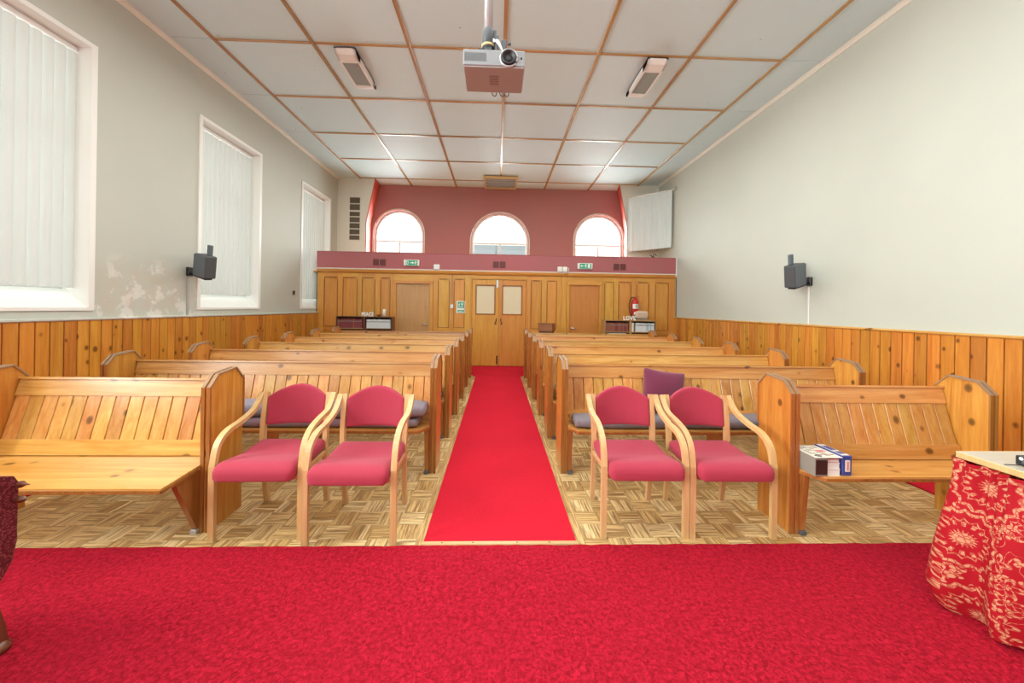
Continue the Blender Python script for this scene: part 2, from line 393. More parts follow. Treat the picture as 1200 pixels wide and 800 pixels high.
Rx = lambda a: Matrix.Rotation(a, 3, 'X')
Ry = lambda a: Matrix.Rotation(a, 3, 'Y')
Rz = lambda a: Matrix.Rotation(a, 3, 'Z')

# ------------------------------------------------------------------ the room shell
XL, XR, YF, YG, YR, YW, H = -4.18, 4.28, -3.5, 8.60, 9.60, 10.10, 4.715
floor = MB().box(XL-.4, XR+.4, YF-.3, YW+.3, -.12, -.012).build('floor', 'gap')
tag(floor, 'pale oak mosaic parquet floor under the pews and chairs', 'floor', kind='structure')
# parquet: squares of five fingers, alternating direction; the nearest are parts, the rest one piece
SQ = .1460
def fingers(mb, uv, x, y, turned, dz=0):
    n = 5; g = .0011; w = SQ/n
    for k in range(n):
        a, b = -SQ/2+k*w+g/2, -SQ/2+(k+1)*w-g/2
        e = SQ/2-g/2; h = dz+random.uniform(-.0007, .0004)
        p = [(-e, a), (e, a), (e, b), (-e, b)]
        if turned: p = [(-q[1], q[0]) for q in p]
        c = len(mb.v)
        top = [(x+q[0], y+q[1], h) for q in p]; bot = [(x+q[0], y+q[1], -.012) for q in p]
        mb.add(top+bot, [(0, 1, 2, 3), (0, 4, 5, 1), (1, 5, 6, 2), (2, 6, 7, 3), (3, 7, 4, 0)])
        uv += [(-e, a), (e, a), (e, b), (-e, b)]*2
blocks = []
for k in range(6):
    mb = MB(); uv = []; fingers(mb, uv, 0, 0, k % 2); o = mb.build('parquet_block', 'parquet', floor, uv); blocks.append([o, False])
cells = []
Y0 = 2.06
for j in range(int((YG-Y0)/SQ)+1):
    for i in range(-24, 25):
        x = i*SQ+(.04 if i > 0 else .05); y = Y0+j*SQ+SQ/2
        if abs(x) > 3.42: continue
        if -.44 < x-.045 < .44 and y > 2.1: continue
        cells.append((y, abs(x), x, i, j))
cells.sort()
rest = MB(); ruv = []
for c, (y, _, x, i, j) in enumerate(cells):
    if c < 290:
        b = blocks[((i+j) % 2)+2*random.randrange(3)]
        if not b[1]: b[1] = True; b[0].location = (x, y, 0)
        else: inst(b[0], floor, (x, y, 0))
    else: fingers(rest, ruv, x, y, (i+j) % 2)
tag(rest.build('parquet_field', 'parquet', floor, ruv), kind='stuff')
# long border fingers beside the aisle runner
for x, w in ((-.4245, .0245), (-.449, .0245), (.5105, .027), (.5375, .027)):
    mb = MB(); uv = []
    y = 2.10
    while y < 7.39:
        L = .38; c = [(x-w/2+.0005, y), (x+w/2-.0005, y), (x+w/2-.0005, y+L-.001), (x-w/2+.0005, y+L-.001)]
        mb.add([(*p, .0005) for p in c]+[(*p, -.012) for p in c], [(0, 1, 2, 3), (0, 4, 5, 1), (1, 5, 6, 2), (2, 6, 7, 3), (3, 7, 4, 0)]); uv += [(0, 0), (0, .03), (.38, .03), (.38, 0)]*2; y += L
    mb.build('border_strip', 'parquet', floor, uv)

def carpet(name, x0, x1, y0, y1, h, m, label, nub=.0):
    nx = max(2, int((x1-x0)/.05)) if nub else 2; ny = max(2, int((y1-y0)/.05)) if nub else 2
    mb = MB(); vs = []; fs = []
    for j in range(ny+1):
        for i in range(nx+1):
            x = x0+(x1-x0)*i/nx; y = y0+(y1-y0)*j/ny
            e = random.uniform(-.004, .004) if (nub and j == ny) else 0
            ridge = -.006*math.exp(-((y-1.93)/.02)**2)*(abs(x-.04) < .62) if nub else 0
            vs.append((x, y+e, h+random.uniform(-1, 1)*nub+ridge))
    for j in range(ny):
        for i in range(nx): a = j*(nx+1)+i; fs.append((a, a+1, a+nx+2, a+nx+1))
    mb.add(vs, fs, True)
    mb.box(x0, x1, y0, y1-.002, -.004, h-.006)
    return tag(mb.build(name, m), label, 'carpet')
carpet('fitted_carpet', XL, XR, YF, 2.12, .016, 'carpet', 'wide red pile carpet across the front of the room, nearest the viewer', .0012)
carpet('aisle_runner', -.412, .497, 2.145, 7.39, .009, 'runner', 'red carpet runner up the centre aisle between the pews')
bc = carpet('back_carpet', XL, XR, 7.53, YG, .0105, 'runner', 'red carpet strip in front of the double doors at the far end')
MB().box(-.478, .55, 7.392, 7.529, -.004, .0105).build('aisle_piece', 'runner', bc)
carpet('side_runner', XL, -3.325, 2.122, 7.525, .009, 'runner', 'red carpet runner along the left wall behind the pew ends')
carpet('side_runner', 3.41, XR, 2.122, 7.525, .009, 'runner', 'red carpet runner along the right wall behind the pew ends')
bar = MB().prism([(2.122, .017), (2.124, .022), (2.148, .022), (2.154, .0115), (2.154, .0095), (2.122, .0095)], -.416, .500).build('threshold_bar', 'goldbar')
tag(bar, 'pale wooden threshold strip where the aisle runner meets the front carpet', 'threshold')
for x in (-.30, -.12, .14, .33): MB().lathe([(.001, .021), (.005, .021), (.004, .0225), (.001, .0225)], (x, 2.136, .001), 8).build('screw', 'darkwood', bar)

# walls
wl = MB()
wl.box(XL-.45, XL, YF, YW, -.02, 1.335).box(XL-.45, XL, YF, YW, 4.03, H+.05)
ys = [YF]+[v for w in WY for v in w]+[YW+.2]
for a, b in zip(ys[::2], ys[1::2]): wl.box(XL-.45, XL, a, b, 1.335, 4.03)
wall_left = tag(wl.build('wall_left', 'wallL'), 'left wall of grey-cream plaster with tall windows above pine boarding', 'wall', kind='structure')
wall_right = tag(MB().box(XR, XR+.3, YF, YW+.2, -.02, H+.05).build('wall_right', 'wallR'), 'long plain cream right wall above pine boarding', 'wall', kind='structure')
wall_front = tag(MB().box(XL-.45, XR+.3, YF-.3, YF, -.02, H+.05).build('wall_front', 'wallR'), 'plain plastered chancel wall behind the viewer', 'wall', kind='structure')
wb = MB()
def opn(z, left):   # edge of the recess opening, flaring down from the ceiling
    pts = [(H+.04, 3.20), (3.58, 3.43), (2.0, 3.435)]
    for (za, xa), (zb, xb) in zip(pts, pts[1:]):
        if zb <= z <= za: v = xa+(xb-xa)*(za-z)/(za-zb); break
    return -v-.005 if left else v+.005
lp = [(XL, 2.0), (opn(2.0, 1), 2.0), (opn(3.58, 1), 3.58), (opn(H+.04, 1), H+.04), (XL, H+.04)]
rp = [(XR, 2.0), (opn(2.0, 0), 2.0), (opn(3.58, 0), 3.58), (opn(H+.04, 0), H+.04), (XR, H+.04)]
wb.prism(lp, YR, YR+.008, 'Y').prism(rp, YR, YR+.008, 'Y')
wall_back = tag(wb.build('wall_back', 'wallB'), 'cream end wall above the gallery on both sides of the red recess', 'wall', kind='structure')
rv = MB()
for left in (1, 0):
    s = .003 if left else -.003
    zz = [2.0, 3.58, H+.04]
    for za, zb in zip(zz, zz[1:]):
        a, b = opn(za, left)+s, opn(zb, left)+s; d = .02 if left else -.02; sp = -.05 if left else .10
        rv.add([(a, YR-.002, za), (b, YR-.002, zb), (b+sp, YW, zb), (a+sp, YW, za), (a-d, YR-.002, za), (b-d, YR-.002, zb), (b-d+sp, YW, zb), (a-d+sp, YW, za)],
               [(0, 1, 2, 3), (4, 7, 6, 5), (0, 4, 5, 1), (3, 2, 6, 7), (0, 3, 7, 4), (1, 5, 6, 2)])
rv.build('recess_reveal', 'reveal', wall_back)
# red wall with three round-headed openings
AW = [(-2.727, .672, 3.362), (.055, .79, 3.222), (2.826, .684, 3.345)]
ar = MB(); N = 24; xs = []
def topz(x):
    for c, r, z in AW:
        if abs(x-c) <= r+1e-6: return z+math.sqrt(max(0, r*r-(x-c)**2))
    return None
x = XL-.0
edges = [(-3.75, AW[0][0]-AW[0][1]), (AW[0][0]+AW[0][1], AW[1][0]-AW[1][1]), (AW[1][0]+AW[1][1], AW[2][0]-AW[2][1]), (AW[2][0]+AW[2][1], 3.75)]
for a, b in edges: ar.add([(a, YW, 2), (b, YW, 2), (b, YW, H+.04), (a, YW, H+.04)], [(0, 1, 2, 3)])
for c, r, z in AW:
    for k in range(N):
        t0, t1 = PI*k/N, PI*(k+1)/N; x0, x1 = c-r*math.cos(t0), c-r*math.cos(t1); z0, z1 = z+r*math.sin(t0), z+r*math.sin(t1)
        ar.add([(x0, YW, z0), (x1, YW, z1), (x1, YW, H+.04), (x0, YW, H+.04)], [(0, 1, 2, 3)])
        ar.add([(x0, YW, z0), (x1, YW, z1), (x1, YW+.25, z1), (x0, YW+.25, z0)], [(0, 1, 2, 3)])
    ar.add([(c-r, YW, 2.55), (c+r, YW, 2.55), (c+r, YW, 2), (c-r, YW, 2)], [(0, 1, 2, 3)])
    ar.add([(c-r, YW, 2.55), (c+r, YW, 2.55), (c+r, YW+.25, 2.55), (c-r, YW+.25, 2.55)], [(0, 1, 2, 3)])
    for sx in (-r, r): ar.add([(c+sx, YW, 2.55), (c+sx, YW+.25, 2.55), (c+sx, YW+.25, z), (c+sx, YW, z)], [(0, 1, 2, 3)])
wall_recess = tag(ar.build('wall_recess', 'redwall'), 'dusky red recessed wall with three arched windows above the gallery', 'wall', kind='structure')
# outer leaf keeps daylight out round the openings
ol = MB()
for a, b in [(-4.6, AW[0][0]-.68)]+edges[1:3]+[(AW[2][0]+.69, 4.6)]: ol.box(a, b, YW+.25, YW+.3, 0, H+.1)
for c, r, z in AW: ol.box(c-r-.01, c+r+.01, YW+.25, YW+.3, 0, 2.56)
for c, r, z in AW:
    for k in range(N):
        t0, t1 = PI*k/N, PI*(k+1)/N; x0, x1 = c-r*math.cos(t0), c-r*math.cos(t1); zm = z+r*min(math.sin(t0), math.sin(t1))
        ol.box(x0, x1, YW+.25, YW+.3, zm+.0, H+.1)
tag(ol.build('wall_outer', 'wallB'), 'outer masonry leaf of the gallery end wall', 'wall', kind='structure')
tag(MB().box(XL-.2, XR+.2, YG+.1, YW+.2, 2.16, 2.2).build('gallery_floor', 'oakX'), 'gallery deck behind the rose parapet', 'floor', kind='structure')

# arched windows
for n, (c, r, z) in enumerate(AW):
    w = thing('window_%d' % (n+4), (c, YW+.1, 2.55), ('left', 'middle, wider', 'right')[n]+' round-headed white window in the red gallery wall', 'window', kind='structure')
    fr = MB(); K = 28
    for (ra, rb, ya, yb) in ((r, r-.055, 0, .10),):
        pa = [(-ra, 0)]+[(-ra*math.cos(PI*k/K), z-2.55+ra*math.sin(PI*k/K)) for k in range(K+1)]+[(ra, 0)]
        pb = [(-rb, 0)]+[(-rb*math.cos(PI*k/K), z-2.55+rb*math.sin(PI*k/K)) for k in range(K+1)]+[(rb, 0)]
        for k in range(len(pa)-1):
            a, b, cc, d = pa[k], pa[k+1], pb[k+1], pb[k]
            fr.add([(a[0], ya, a[1]), (b[0], ya, b[1]), (cc[0], ya, cc[1]), (d[0], ya, d[1]), (a[0], yb, a[1]), (b[0], yb, b[1]), (cc[0], yb, cc[1]), (d[0], yb, d[1])],
                   [(0, 1, 2, 3), (4, 7, 6, 5), (0, 4, 5, 1), (3, 2, 6, 7)])
    fr.box(-r+.01, r-.01, .0, .1, 0, .06)
    fr.build('window_frame', 'white', w)
    # thin moulded bead standing proud of the red wall
    bd = MB(); ra = r+.028
    bd.tube([(-ra, -.1, 0)]+[(-ra*math.cos(PI*k/K), -.1, z-2.55+ra*math.sin(PI*k/K)) for k in range(K+1)]+[(ra, -.1, 0)], .016, 6); bd.build('arch_bead', 'wallB', w)
    zt = 3.185-2.55
    MB().box(-r+.05, r-.05, .02, .08, zt-.02, zt+.02).build('transom', 'white', w)
    MB().box(-.022, .022, .02, .08, .05, zt-.02).build('mullion', 'white', w)
    for a, b in ((-r+.05, -.02), (.02, r-.05)): MB().box(a, b, .045, .05, .05, zt-.01).build('pane', 'glass', w)
    rb = r-.05; poly = [(-rb, zt)]+[(-rb*math.cos(PI*k/K), z-2.55+rb*math.sin(PI*k/K)) for k in range(K+1)]+[(rb, zt)]
    MB().prism(poly, .045, .05, 'Y').build('pane', 'glass', w)
# roof across the street seen low through the middle window
rf = thing('house', (0, 26, 0), 'grey slate-roofed house outside the middle arched window', 'house')
MB().box(-2.6, 2.9, 0, 6, 0, 4.4).build('wall', 'wallB', rf)
MB().prism([(-.3, 4.3), (3, 6.35), (6.3, 4.3)], -2.8, 3.1).build('roof', 'slateroof', rf)

# tall left windows with vertical blinds
for n, (a, b) in enumerate(WY[2:]):
    w = thing('window_%d' % (n+1), (XL, (a+b)/2, 1.335), ('nearest', 'middle', 'farthest')[n]+' tall window in the left wall with white reveals', 'window', kind='structure')
    hw = (b-a)/2; hh = 4.03-1.335
    f = MB()     # splayed white lining boards
    f.add([(.012, -hw-.0, 0), (.012, hw, 0), (-.22, hw, .19), (-.22, -hw, .19), (.012, -hw, -.03), (.012, hw, -.03), (-.22, hw, .10), (-.22, -hw, .10)], [(0, 1, 2, 3), (4, 7, 6, 5), (0, 4, 5, 1), (0, 3, 7, 4), (1, 5, 6, 2)])
    f.build('sill', 'white', w)
    l = MB()
    for s in (-1, 1): l.box(-.25, .014, s*hw-(.055 if s > 0 else 0), s*hw+(0 if s > 0 else .055), -.0, hh-.045)
    l.box(-.25, .014, -hw, hw, hh-.045, hh)
    l.build('jamb_lining', 'white', w)
    g = MB().box(-.32, -.26, -hw, -hw+.07, .1, hh).box(-.32, -.26, hw-.07, hw, .1, hh).box(-.32, -.26, -hw, hw, .1, .2).box(-.32, -.26, -hw, hw, hh-.08, hh).box(-.31, -.27, -hw, hw, 1.7, 1.76).box(-.31, -.27, -.025, .025, .1, hh)
    g.build('sash_frame', 'white', w)
    MB().box(-.295, -.29, -hw+.06, hw-.06, .15, hh-.05).build('pane', 'glass', w)
    bl = thing('vertical_blind', (XL-.15, (a+b)/2, 1.53), 'off-white vertical blind hanging in the '+('nearest', 'middle', 'farthest')[n]+' left window', 'blind', 'vertical blinds at the left windows')
    top = hh-.19-.06
    MB().box(-.02, .025, -hw+.06, hw-.06, top-.045, top, .004).build('head_rail', 'plastic', bl)
    NV = 13; p = (2*hw-.13)/NV
    base = None
    for k in range(NV):
        y = -hw+.10+p*(k+.30)
        if base is None:
            mb = MB(); K = 6; vs = []
            for q in range(K+1):
                u = (q/K-.5)*.090; cv = .022*(1-(2*q/K-1)**2)
                vs += [(cv, u, 0), (cv, u, top-.055)]
            mb.add(vs, [(2*q, 2*q+2, 2*q+3, 2*q+1) for q in range(K)], True)
            base = mb.build('vane', 'vane', bl); base.location = (0, y, 0); base.rotation_euler = (0, 0, math.radians(-14))
        else: inst(base, bl, (0, y, 0), (0, 0, math.radians(-14+random.uniform(-3, 3))))
    ch = MB()
    for k in range(NV-1):
        y0 = -hw+.10+p*(k+.30)
        ch.tube([(0.02, y0, .02), (.02, y0+p/2, .004), (.02, y0+p, .02)], .0022, 4)
    ch.build('bead_chain', 'plastic', bl)

# ceiling: boards, battens
ceiling = tag(MB().box(XL-.3, XR+.3, YF-.2, YW+.3, H+.012, H+.1).build('ceiling', 'wallB'), 'white boarded ceiling with brown batten grid', 'ceiling', kind='structure')
TX, TY, P = .052, 4.683, 1.217
tb = {}
def tile(x0, x1, y0, y1):
    k = (round(x1-x0, 3), round(y1-y0, 3)); w, d = k
    if k in tb: return inst(tb[k], ceiling, ((x0+x1)/2, (y0+y1)/2, H))
    o = MB().box(-w/2+.004, w/2-.004, -d/2+.004, d/2-.004, 0, .013, .004).build('ceiling_board', 'tile', ceiling); o.location = ((x0+x1)/2, (y0+y1)/2, H); tb[k] = o
rows = [TY+P*k for k in range(-6, 5)]; cols = [TX+P*j for j in range(-3, 4)]
rr = [YF]+[r for r in rows if r > YF+.1]+[YW]; cc = [XL]+cols+[XR]
for y0, y1 in zip(rr, rr[1:]):
    for x0, x1 in zip(cc, cc[1:]): tile(x0, x1, y0, y1)
lb = None
for j, x in enumerate(cols):
    y1 = YR if j in (0, 6) else YW
    MB().box(x-.022, x+.022, YF, y1, H-.016, H+.001, .003).build('batten', 'batY', ceiling)
cb = None
for y in rows:
    if y < YF: continue
    for i, x in enumerate(cols[:-1]):
        if cb is None: cb = MB().box(.024, P-.024, -.019, .019, H-.012, H+.001, .003).build('batten', 'batX', ceiling, loc=(x, y, 0))
        else: inst(cb, ceiling, (x, y, random.uniform(-.001, .001)), (0, 0, random.uniform(-.002, .002)))
for n, (x, s) in enumerate(((XL, 1), (XR, -1))):
    pr = [(x, H-.055), (x+s*.010, H-.055), (x+s*.016, H-.036), (x+s*.032, H-.014), (x+s*.040, H-.012), (x+s*.040, H-.001), (x, H-.001)]
    tag(MB().prism(pr, YF, YR, 'Y').build('trim_%d' % (n+1), 'wallB'), 'cream moulding where the %s wall meets the ceiling' % ('left', 'right')[n], 'moulding', kind='structure')

# pine wainscot boards along both walls
DT = 1.205
for nm, X, s, wall in (('left', XL, 1, wall_left), ('right', XR, -1, wall_right)):
    MB().box(min(X, X+s*.004), max(X, X+s*.004), YF, YG+.02, 0, DT).build('backing', 'gap', wall)
    prof = [(0, -.0508), (.016, -.0508), (.020, -.047), (.020, .047), (.016, .0508), (0, .0508)]
    b0 = MB().prism([(q[0]*s+s*.004, q[1]) for q in prof], .09, DT, 'Z').build('plank', 'plank', wall)
    y = YF+.055; first = True
    off = -.012 if nm == 'left' else .036
    while y < YG-.04:
        if first: b0.location = (X, y+off, 0); first = False
        else: inst(b0, wall, (X, y+off, 0))
        y += .110
    cp = [(0, DT-.002), (.028, DT-.002), (.038, DT+.008), (.038, DT+.022), (.03, DT+.028), (0, DT+.028)]
    o = MB().prism([(X+s*q[0], q[1]) for q in cp], YF, YG+.02, 'Y').build('trim_%d' % (3 if s > 0 else 4), 'wallL' if s > 0 else 'pewY')
    tag(o, '%s cap rail along the top of the %s boarding' % (('grey-cream', 'left') if s > 0 else ('brown', 'right')), 'moulding', kind='structure')
    o = MB().box(min(X, X+s*.03), max(X, X+s*.03), YF, YG-.01, .01, .13, .004).build('baseboard_'+nm, 'pewY')
    tag(o, 'pine skirting board at the foot of the %s wall' % nm, 'baseboard', kind='structure')

# ------------------------------------------------------------------ panelled screen under the gallery
k_ = 1.0361
zq = lambda z: 1.4+(z-1.4)*k_
G = MB().box(XL, XR, YG+.028, YG+.10, 0, 2.2)
wg = tag(G.build('wall_gallery', 'oakZ'), 'golden oak panelled screen wall below the gallery parapet', 'wall', kind='structure')
PZ0, PZ1 = .905, 2.055
panels = [(-4.03, -3.71), (-3.60, -3.26), (-3.16, -2.85), (-2.73, -2.50), (-1.39, -1.12), (-1.02, -.76), (.80, 1.055), (1.18, 1.42), (2.56, 2.79), (2.896, 3.205), (3.33, 3.64), (3.785, 4.116)]
doors = [(-2.43, -1.50, 2.0), (-.62, .71, 2.09), (1.646, 2.50, 2.03)]
def front(mb, x0, x1, z0, z1, b=.004): mb.box(x0, x1, YG, YG+.03, z0, z1, b)
# stiles between everything, rails above and below
solid = sorted([(a, b) for a, b in panels]+[(a, b) for a, b, _ in doors])
px = XL
for a, b in solid+[(XR, XR)]:
    if a-px > .01:
        m = MB(); front(m, px, a, .12, 2.16); m.build('stile', 'oakZ', wg)
    px = b
for a, b in panels:
    m = MB(); front(m, a, b, PZ1, 2.16); front(m, a, b, .80, PZ0); front(m, a, b, .12, .24)
    m.build('rail', 'oakX', wg)
    m = MB().box(a+.012, b-.012, YG+.018, YG+.03, PZ0+.012, PZ1-.012)
    r = .05   # rounded shoulders at the panel head and a thin bead round it
    for s, xx in ((1, a), (-1, b)):
        q = [(xx, PZ1+.002), (xx, PZ1-r)]+[(xx+s*r*(1-math.cos(t*PI/10)), PZ1-r+r*math.sin(t*PI/10)) for t in range(1, 6)]
        m.prism(q, YG+.001, YG+.03, 'Y')
    m.build('panel', 'oakZ', wg)
    m = MB()
    for x0, x1, z0, z1 in ((a, a+.012, PZ0, PZ1-r), (b-.012, b, PZ0, PZ1-r), (a, b, PZ0, PZ0+.012), (a+r, b-r, PZ1-.012, PZ1)): m.box(x0, x1, YG-.006, YG+.03, z0, z1, .003)
    m.build('bead', 'edge', wg)
    MB().box(a+.012, b-.012, YG+.018, YG+.03, .252, .79).build('panel', 'oakZ', wg)
m = MB(); front(m, -2.43, -1.50, 2.0, 2.16); m.build('rail', 'oakX', wg)
m = MB(); front(m, -.62, .71, 2.09, 2.16); m.build('rail', 'oakX', wg)
m = MB(); front(m, 1.646, 2.50, 2.03, 2.16); m.build('rail', 'oakX', wg)
MB().box(1.505, 1.53, YG-.008, YG+.02, .12, 2.2, .003).build('cover_strip', 'oakZ', wg)
tag(MB().prism([(YG-.03, 2.165), (YG-.045, 2.20), (YG-.05, 2.238), (YG+.03, 2.238), (YG+.03, 2.155), (YG-.008, 2.155)], XL, XR).build('trim_5', 'oakX'), 'brown oak cornice along the top of the panelled screen', 'moulding', kind='structure')
tag(MB().box(XL, XR, YG-.055, YG+.03, 2.238, 2.262, .004).build('trim_6', 'wallB'), 'thin cream strip between the rose parapet and the oak screen', 'moulding', kind='structure')
par = tag(MB().box(XL, XR-.0, YG-.04, YG+.06, 2.262, 2.642).build('wall_parapet', 'parapet'), 'dusky rose gallery parapet above the oak screen', 'wall', kind='structure')
MB().box(XL, XR, YG-.048, YG+.07, 2.628, 2.648, .004).build('capping', 'parapet', par)
MB().box(XR-.028, XR-.004, YG-.07, YG-.045, 2.2, 2.66, .004).build('corner_strip', 'plastic', par)
tag(MB().tube([(XR-.012, YG-.055, 1.24), (XR-.012, YG-.055, 2.15)], .008, 6).build('cable', 'dgrey'), 'thin cable down the right corner of the oak screen', 'cable')
tag(MB().tube([(XL+.02, YG-.06, 1.24), (XL+.02, YG-.06, 2.15), (XL+.05, YG-.055, 2.19)], .008, 6).build('cable', 'dgrey'), 'thin dark cable down the left corner of the oak screen', 'cable')

# doors
def framed(d, x0, x1, zt, w, m='oakZ', dep=.03):
    MB().box(x0, x0+w, -dep, .03, 0, zt, .006).build('door_frame', m, d); MB().box(x1-w, x1, -dep, .03, 0, zt, .006).build('door_frame', m, d)
    MB().box(x0, x1, -dep-.004, .03, zt-w, zt, .006).build('door_head', 'oakX', d)
d1 = thing('door_1', (0, YG, 0), 'plain pinkish-brown wooden door left of the double doors', 'door', kind='structure')
framed(d1, -2.43, -1.50, 2.0, .075)
M['doorflush'] = wood('flush_door_veneer', (.66, .34, .15), (.55, .25, .09), 'Z', .35, 0, .02)
M['doororange'] = wood('flush_door_orange', (.72, .33, .065), (.60, .24, .04), 'Z', .35, 0, .02)
MB().box(-2.353, -1.578, .006, .03, .02, 1.92).build('door_leaf', 'doorflush', d1)
h = MB().tube([(-1.66, .004, .97), (-1.66, -.04, .97), (-1.75, -.045, .97)], .011, 8).lathe([(.001, 0), (.026, 0), (.026, .01), (.001, .012)], (-1.66, .006, .97), 14, Rx(PI/2)); h.build('door_handle', 'steel', d1)
d3 = thing('door_3', (0, YG, 0), 'plain orange-brown wooden door right of the double doors', 'door', kind='structure')
framed(d3, 1.646, 2.50, 2.03, .072)
MB().box(1.72, 2.425, .006, .03, .02, 1.957).build('door_leaf', 'doororange', d3)
h = MB().tube([(1.79, .004, .93), (1.79, -.04, .93), (1.87, -.045, .93)], .011, 8).lathe([(.001, 0), (.026, 0), (.026, .01), (.001, .012)], (1.79, .006, .93), 14, Rx(PI/2)); h.build('door_handle', 'steel', d3)
d2 = thing('door_2', (0, YG, 0), 'pair of oak doors with square obscured glass panes at the end of the aisle', 'door', kind='structure')
framed(d2, -.62, .71, 2.09, .035, dep=.012)
for a, b, s in ((-.583, .037, 1), (.043, .673, -1)):
    gx0, gx1 = (a+.085, b-.085); gz0, gz1 = 1.235, 1.925
    m = MB().box(a, gx0, .0, .03, .02, 2.05, .003).box(gx1, b, .0, .03, .02, 2.05, .003).box(gx0, gx1, .0, .03, .02, gz0, .003).box(gx0, gx1, .0, .03, gz1, 2.05, .003)
    lf = m.build('door_leaf', 'oakZ', d2)
    m = MB()
    for q in ((gx0-.012, gx0+.016, gz0-.012, gz1+.012), (gx1-.016, gx1+.012, gz0-.012, gz1+.012), (gx0, gx1, gz0-.012, gz0+.016), (gx0, gx1, gz1-.016, gz1+.012)): m.box(q[0], q[1], -.012, .02, q[2], q[3], .004)
    m.build('glazing_bead', 'edge', lf)
    MB().box(gx0, gx1, .012, .018, gz0, gz1).build('pane', 'glasspane', lf)
    hx = b-.05 if s > 0 else a+.05
    MB().tube([(hx, 0, 1.14), (hx, -.035, 1.14), (hx, -.04, 1.08), (hx+s*-.03, -.035, 1.02), (hx, 0, 1.0)], .009, 6).build('door_handle', 'darkbrown', lf)
MB().box(-.02, .035, -.012, .0, 1.86, 2.05, .003).build('top_bolt', 'steel', d2)
MB().box(.0, .03, -.012, .0, .06, .26, .003).build('bottom_bolt', 'darkbrown', d2)

# ------------------------------------------------------------------ pews
ENDW, ENDD, ENDH = .055, .285, .965
prof = [(0, 0), (0, .880), (.062, .948), (.215, .965-.0), (.285, .888), (.285, 0)]
def pew(y, xa, xb, label, group, side, front, seat_h=.405, depth=.34):
    """side -1: left of the aisle (xa wall side .. xb aisle side), +1 the mirror; front = how far the seat stands before the ends"""
    t = thing('pew', ((xa+xb)/2, y, 0), label, 'pew', group)
    cx = (xa+xb)/2; L, R = xa-cx, xb-cx
    for x0, x1 in ((L, L+ENDW), (R-ENDW, R)):
        e = MB().prism([(q[0], q[1]) for q in prof], x0+.006, x1-.006).build('pew_end', 'pewend', t)
        # moulded coping round the edge
        c = MB(); pts = [(0, .0), (0, .880), (.062, .948), (.215, .965), (.285, .888), (.285, .62)]
        o2 = [(-.010, .0), (-.010, .884), (.058, .958), (.218, .976), (.295, .892), (.295, .62)]
        for k in range(len(pts)-1):
            c.cur = 1 if 1 <= k <= 3 else 0
            c.prism([pts[k], pts[k+1], o2[k+1], o2[k]], x0, x0+.021); c.prism([pts[k], pts[k+1], o2[k+1], o2[k]], x1-.021, x1)
        c.build('coping', ['edge', 'cap'], e)
    iL, iR = L+ENDW, R-ENDW
    # seat board with clipped front corners
    sy0, sy1 = -front, .135
    ov = .03
    poly = [(iL, sy1), (iL, -.006), (iL+.0, -.02), (iL+.07, sy0), (iR-.07, sy0), (iR-.0, -.02), (iR, -.006), (iR, sy1)]
    if front > .25: poly[2] = (iL, -.03); poly[5] = (iR, -.03); poly[4] = (iR+.03, sy0)
    MB().prism(poly, seat_h-.028, seat_h, 'Z').build('seat', 'pewX', t)
    n = len(poly); m = MB()
    for k in (2, 3, 4): m.sweep([(*poly[k], seat_h-.018), (*poly[k+1], seat_h-.018)], .018, .012, (0, 0, 1), False)
    m.build('seat_moulding', 'edge', t)
    # leaning back: bottom rail, vertical boards, top rail
    yb0, yt0, zb, zt = .132, .262, seat_h+.002, .885
    ang = math.atan2(yt0-yb0, zt-zb); ln = math.hypot(yt0-yb0, zt-zb)
    def bk(v, off=0): return (yb0+math.sin(ang)*v+math.cos(ang)*off, zb+math.cos(ang)*v-math.sin(ang)*off)
    def board(v0, v1, o0, o1): return [bk(v0, o0), bk(v1, o0), bk(v1, o1), bk(v0, o1)]
    MB().prism(board(0, .095, -.012, .012), iL, iR).build('lower_rail', 'pewX', t)
    MB().prism(board(ln-.120, ln-.008, -.012, .014), iL, iR).prism(board(ln-.014, ln, -.026, .02), iL, iR).build('top_rail', 'pewX', t)
    w = .0925; nn = round((iR-iL)/w); w = (iR-iL)/nn; s0 = None
    MB().prism(board(.09, ln-.11, .012, .014), iL, iR).build('back_board', 'gap', t)
    for k in range(nn):
        x = iL+w*(k+.5)
        if s0 is None:
            pr = board(.088, ln-.113, -.004, .012); m = MB()
            # chamfered long edges
            q = [(-w/2+.0024, -.001), (-w/2+.005, -.004), (w/2-.005, -.004), (w/2-.0024, -.001), (w/2-.0024, .012), (-w/2+.0024, .012)]
            vs = []
            for v in (.088, ln-.113):
                for (xx, off) in q: yy, z = bk(v, off); vs.append((xx, yy, z))
            m.add(vs, [(0, 1, 2, 3, 4, 5), (11, 10, 9, 8, 7, 6)]+[(a, (a+1) % 6, 6+(a+1) % 6, 6+a) for a in range(6)])
            s0 = m.build('slat', 'pewZ', t); s0.location = (x, 0, 0)
        else: inst(s0, t, (x, 0, 0))
    # brackets under the seat at both ends and a middle support
    for x0, x1 in ((iL+.002, iL+.034), (iR-.034, iR-.002)):
        f = max(front-.06, .05)
        MB().prism([(-f*.75, seat_h-.03), (-.02, .03), (.02, .03), (.12, seat_h-.03)], x0, x1).build('bracket', 'edge', t)
    for xx, s in ((iL, 1), (iR, -1)):
        MB().box(xx+s*.001, xx+s*.04, -.03, .012, .0, .028, .004).build('foot_iron', 'grey' if front > .25 else 'dgrey', t)
    mx = 0 if xb-xa > 2 else None
    if mx is not None:
        MB().box(-.07, .07, -.03, .0, 0.001, seat_h-.03, .003).build('middle_support', 'pewZ', t)
    return t
order = ['second', 'third', 'fourth', 'fifth', 'sixth', 'seventh']
g = 'pine pews in rows either side of the aisle'
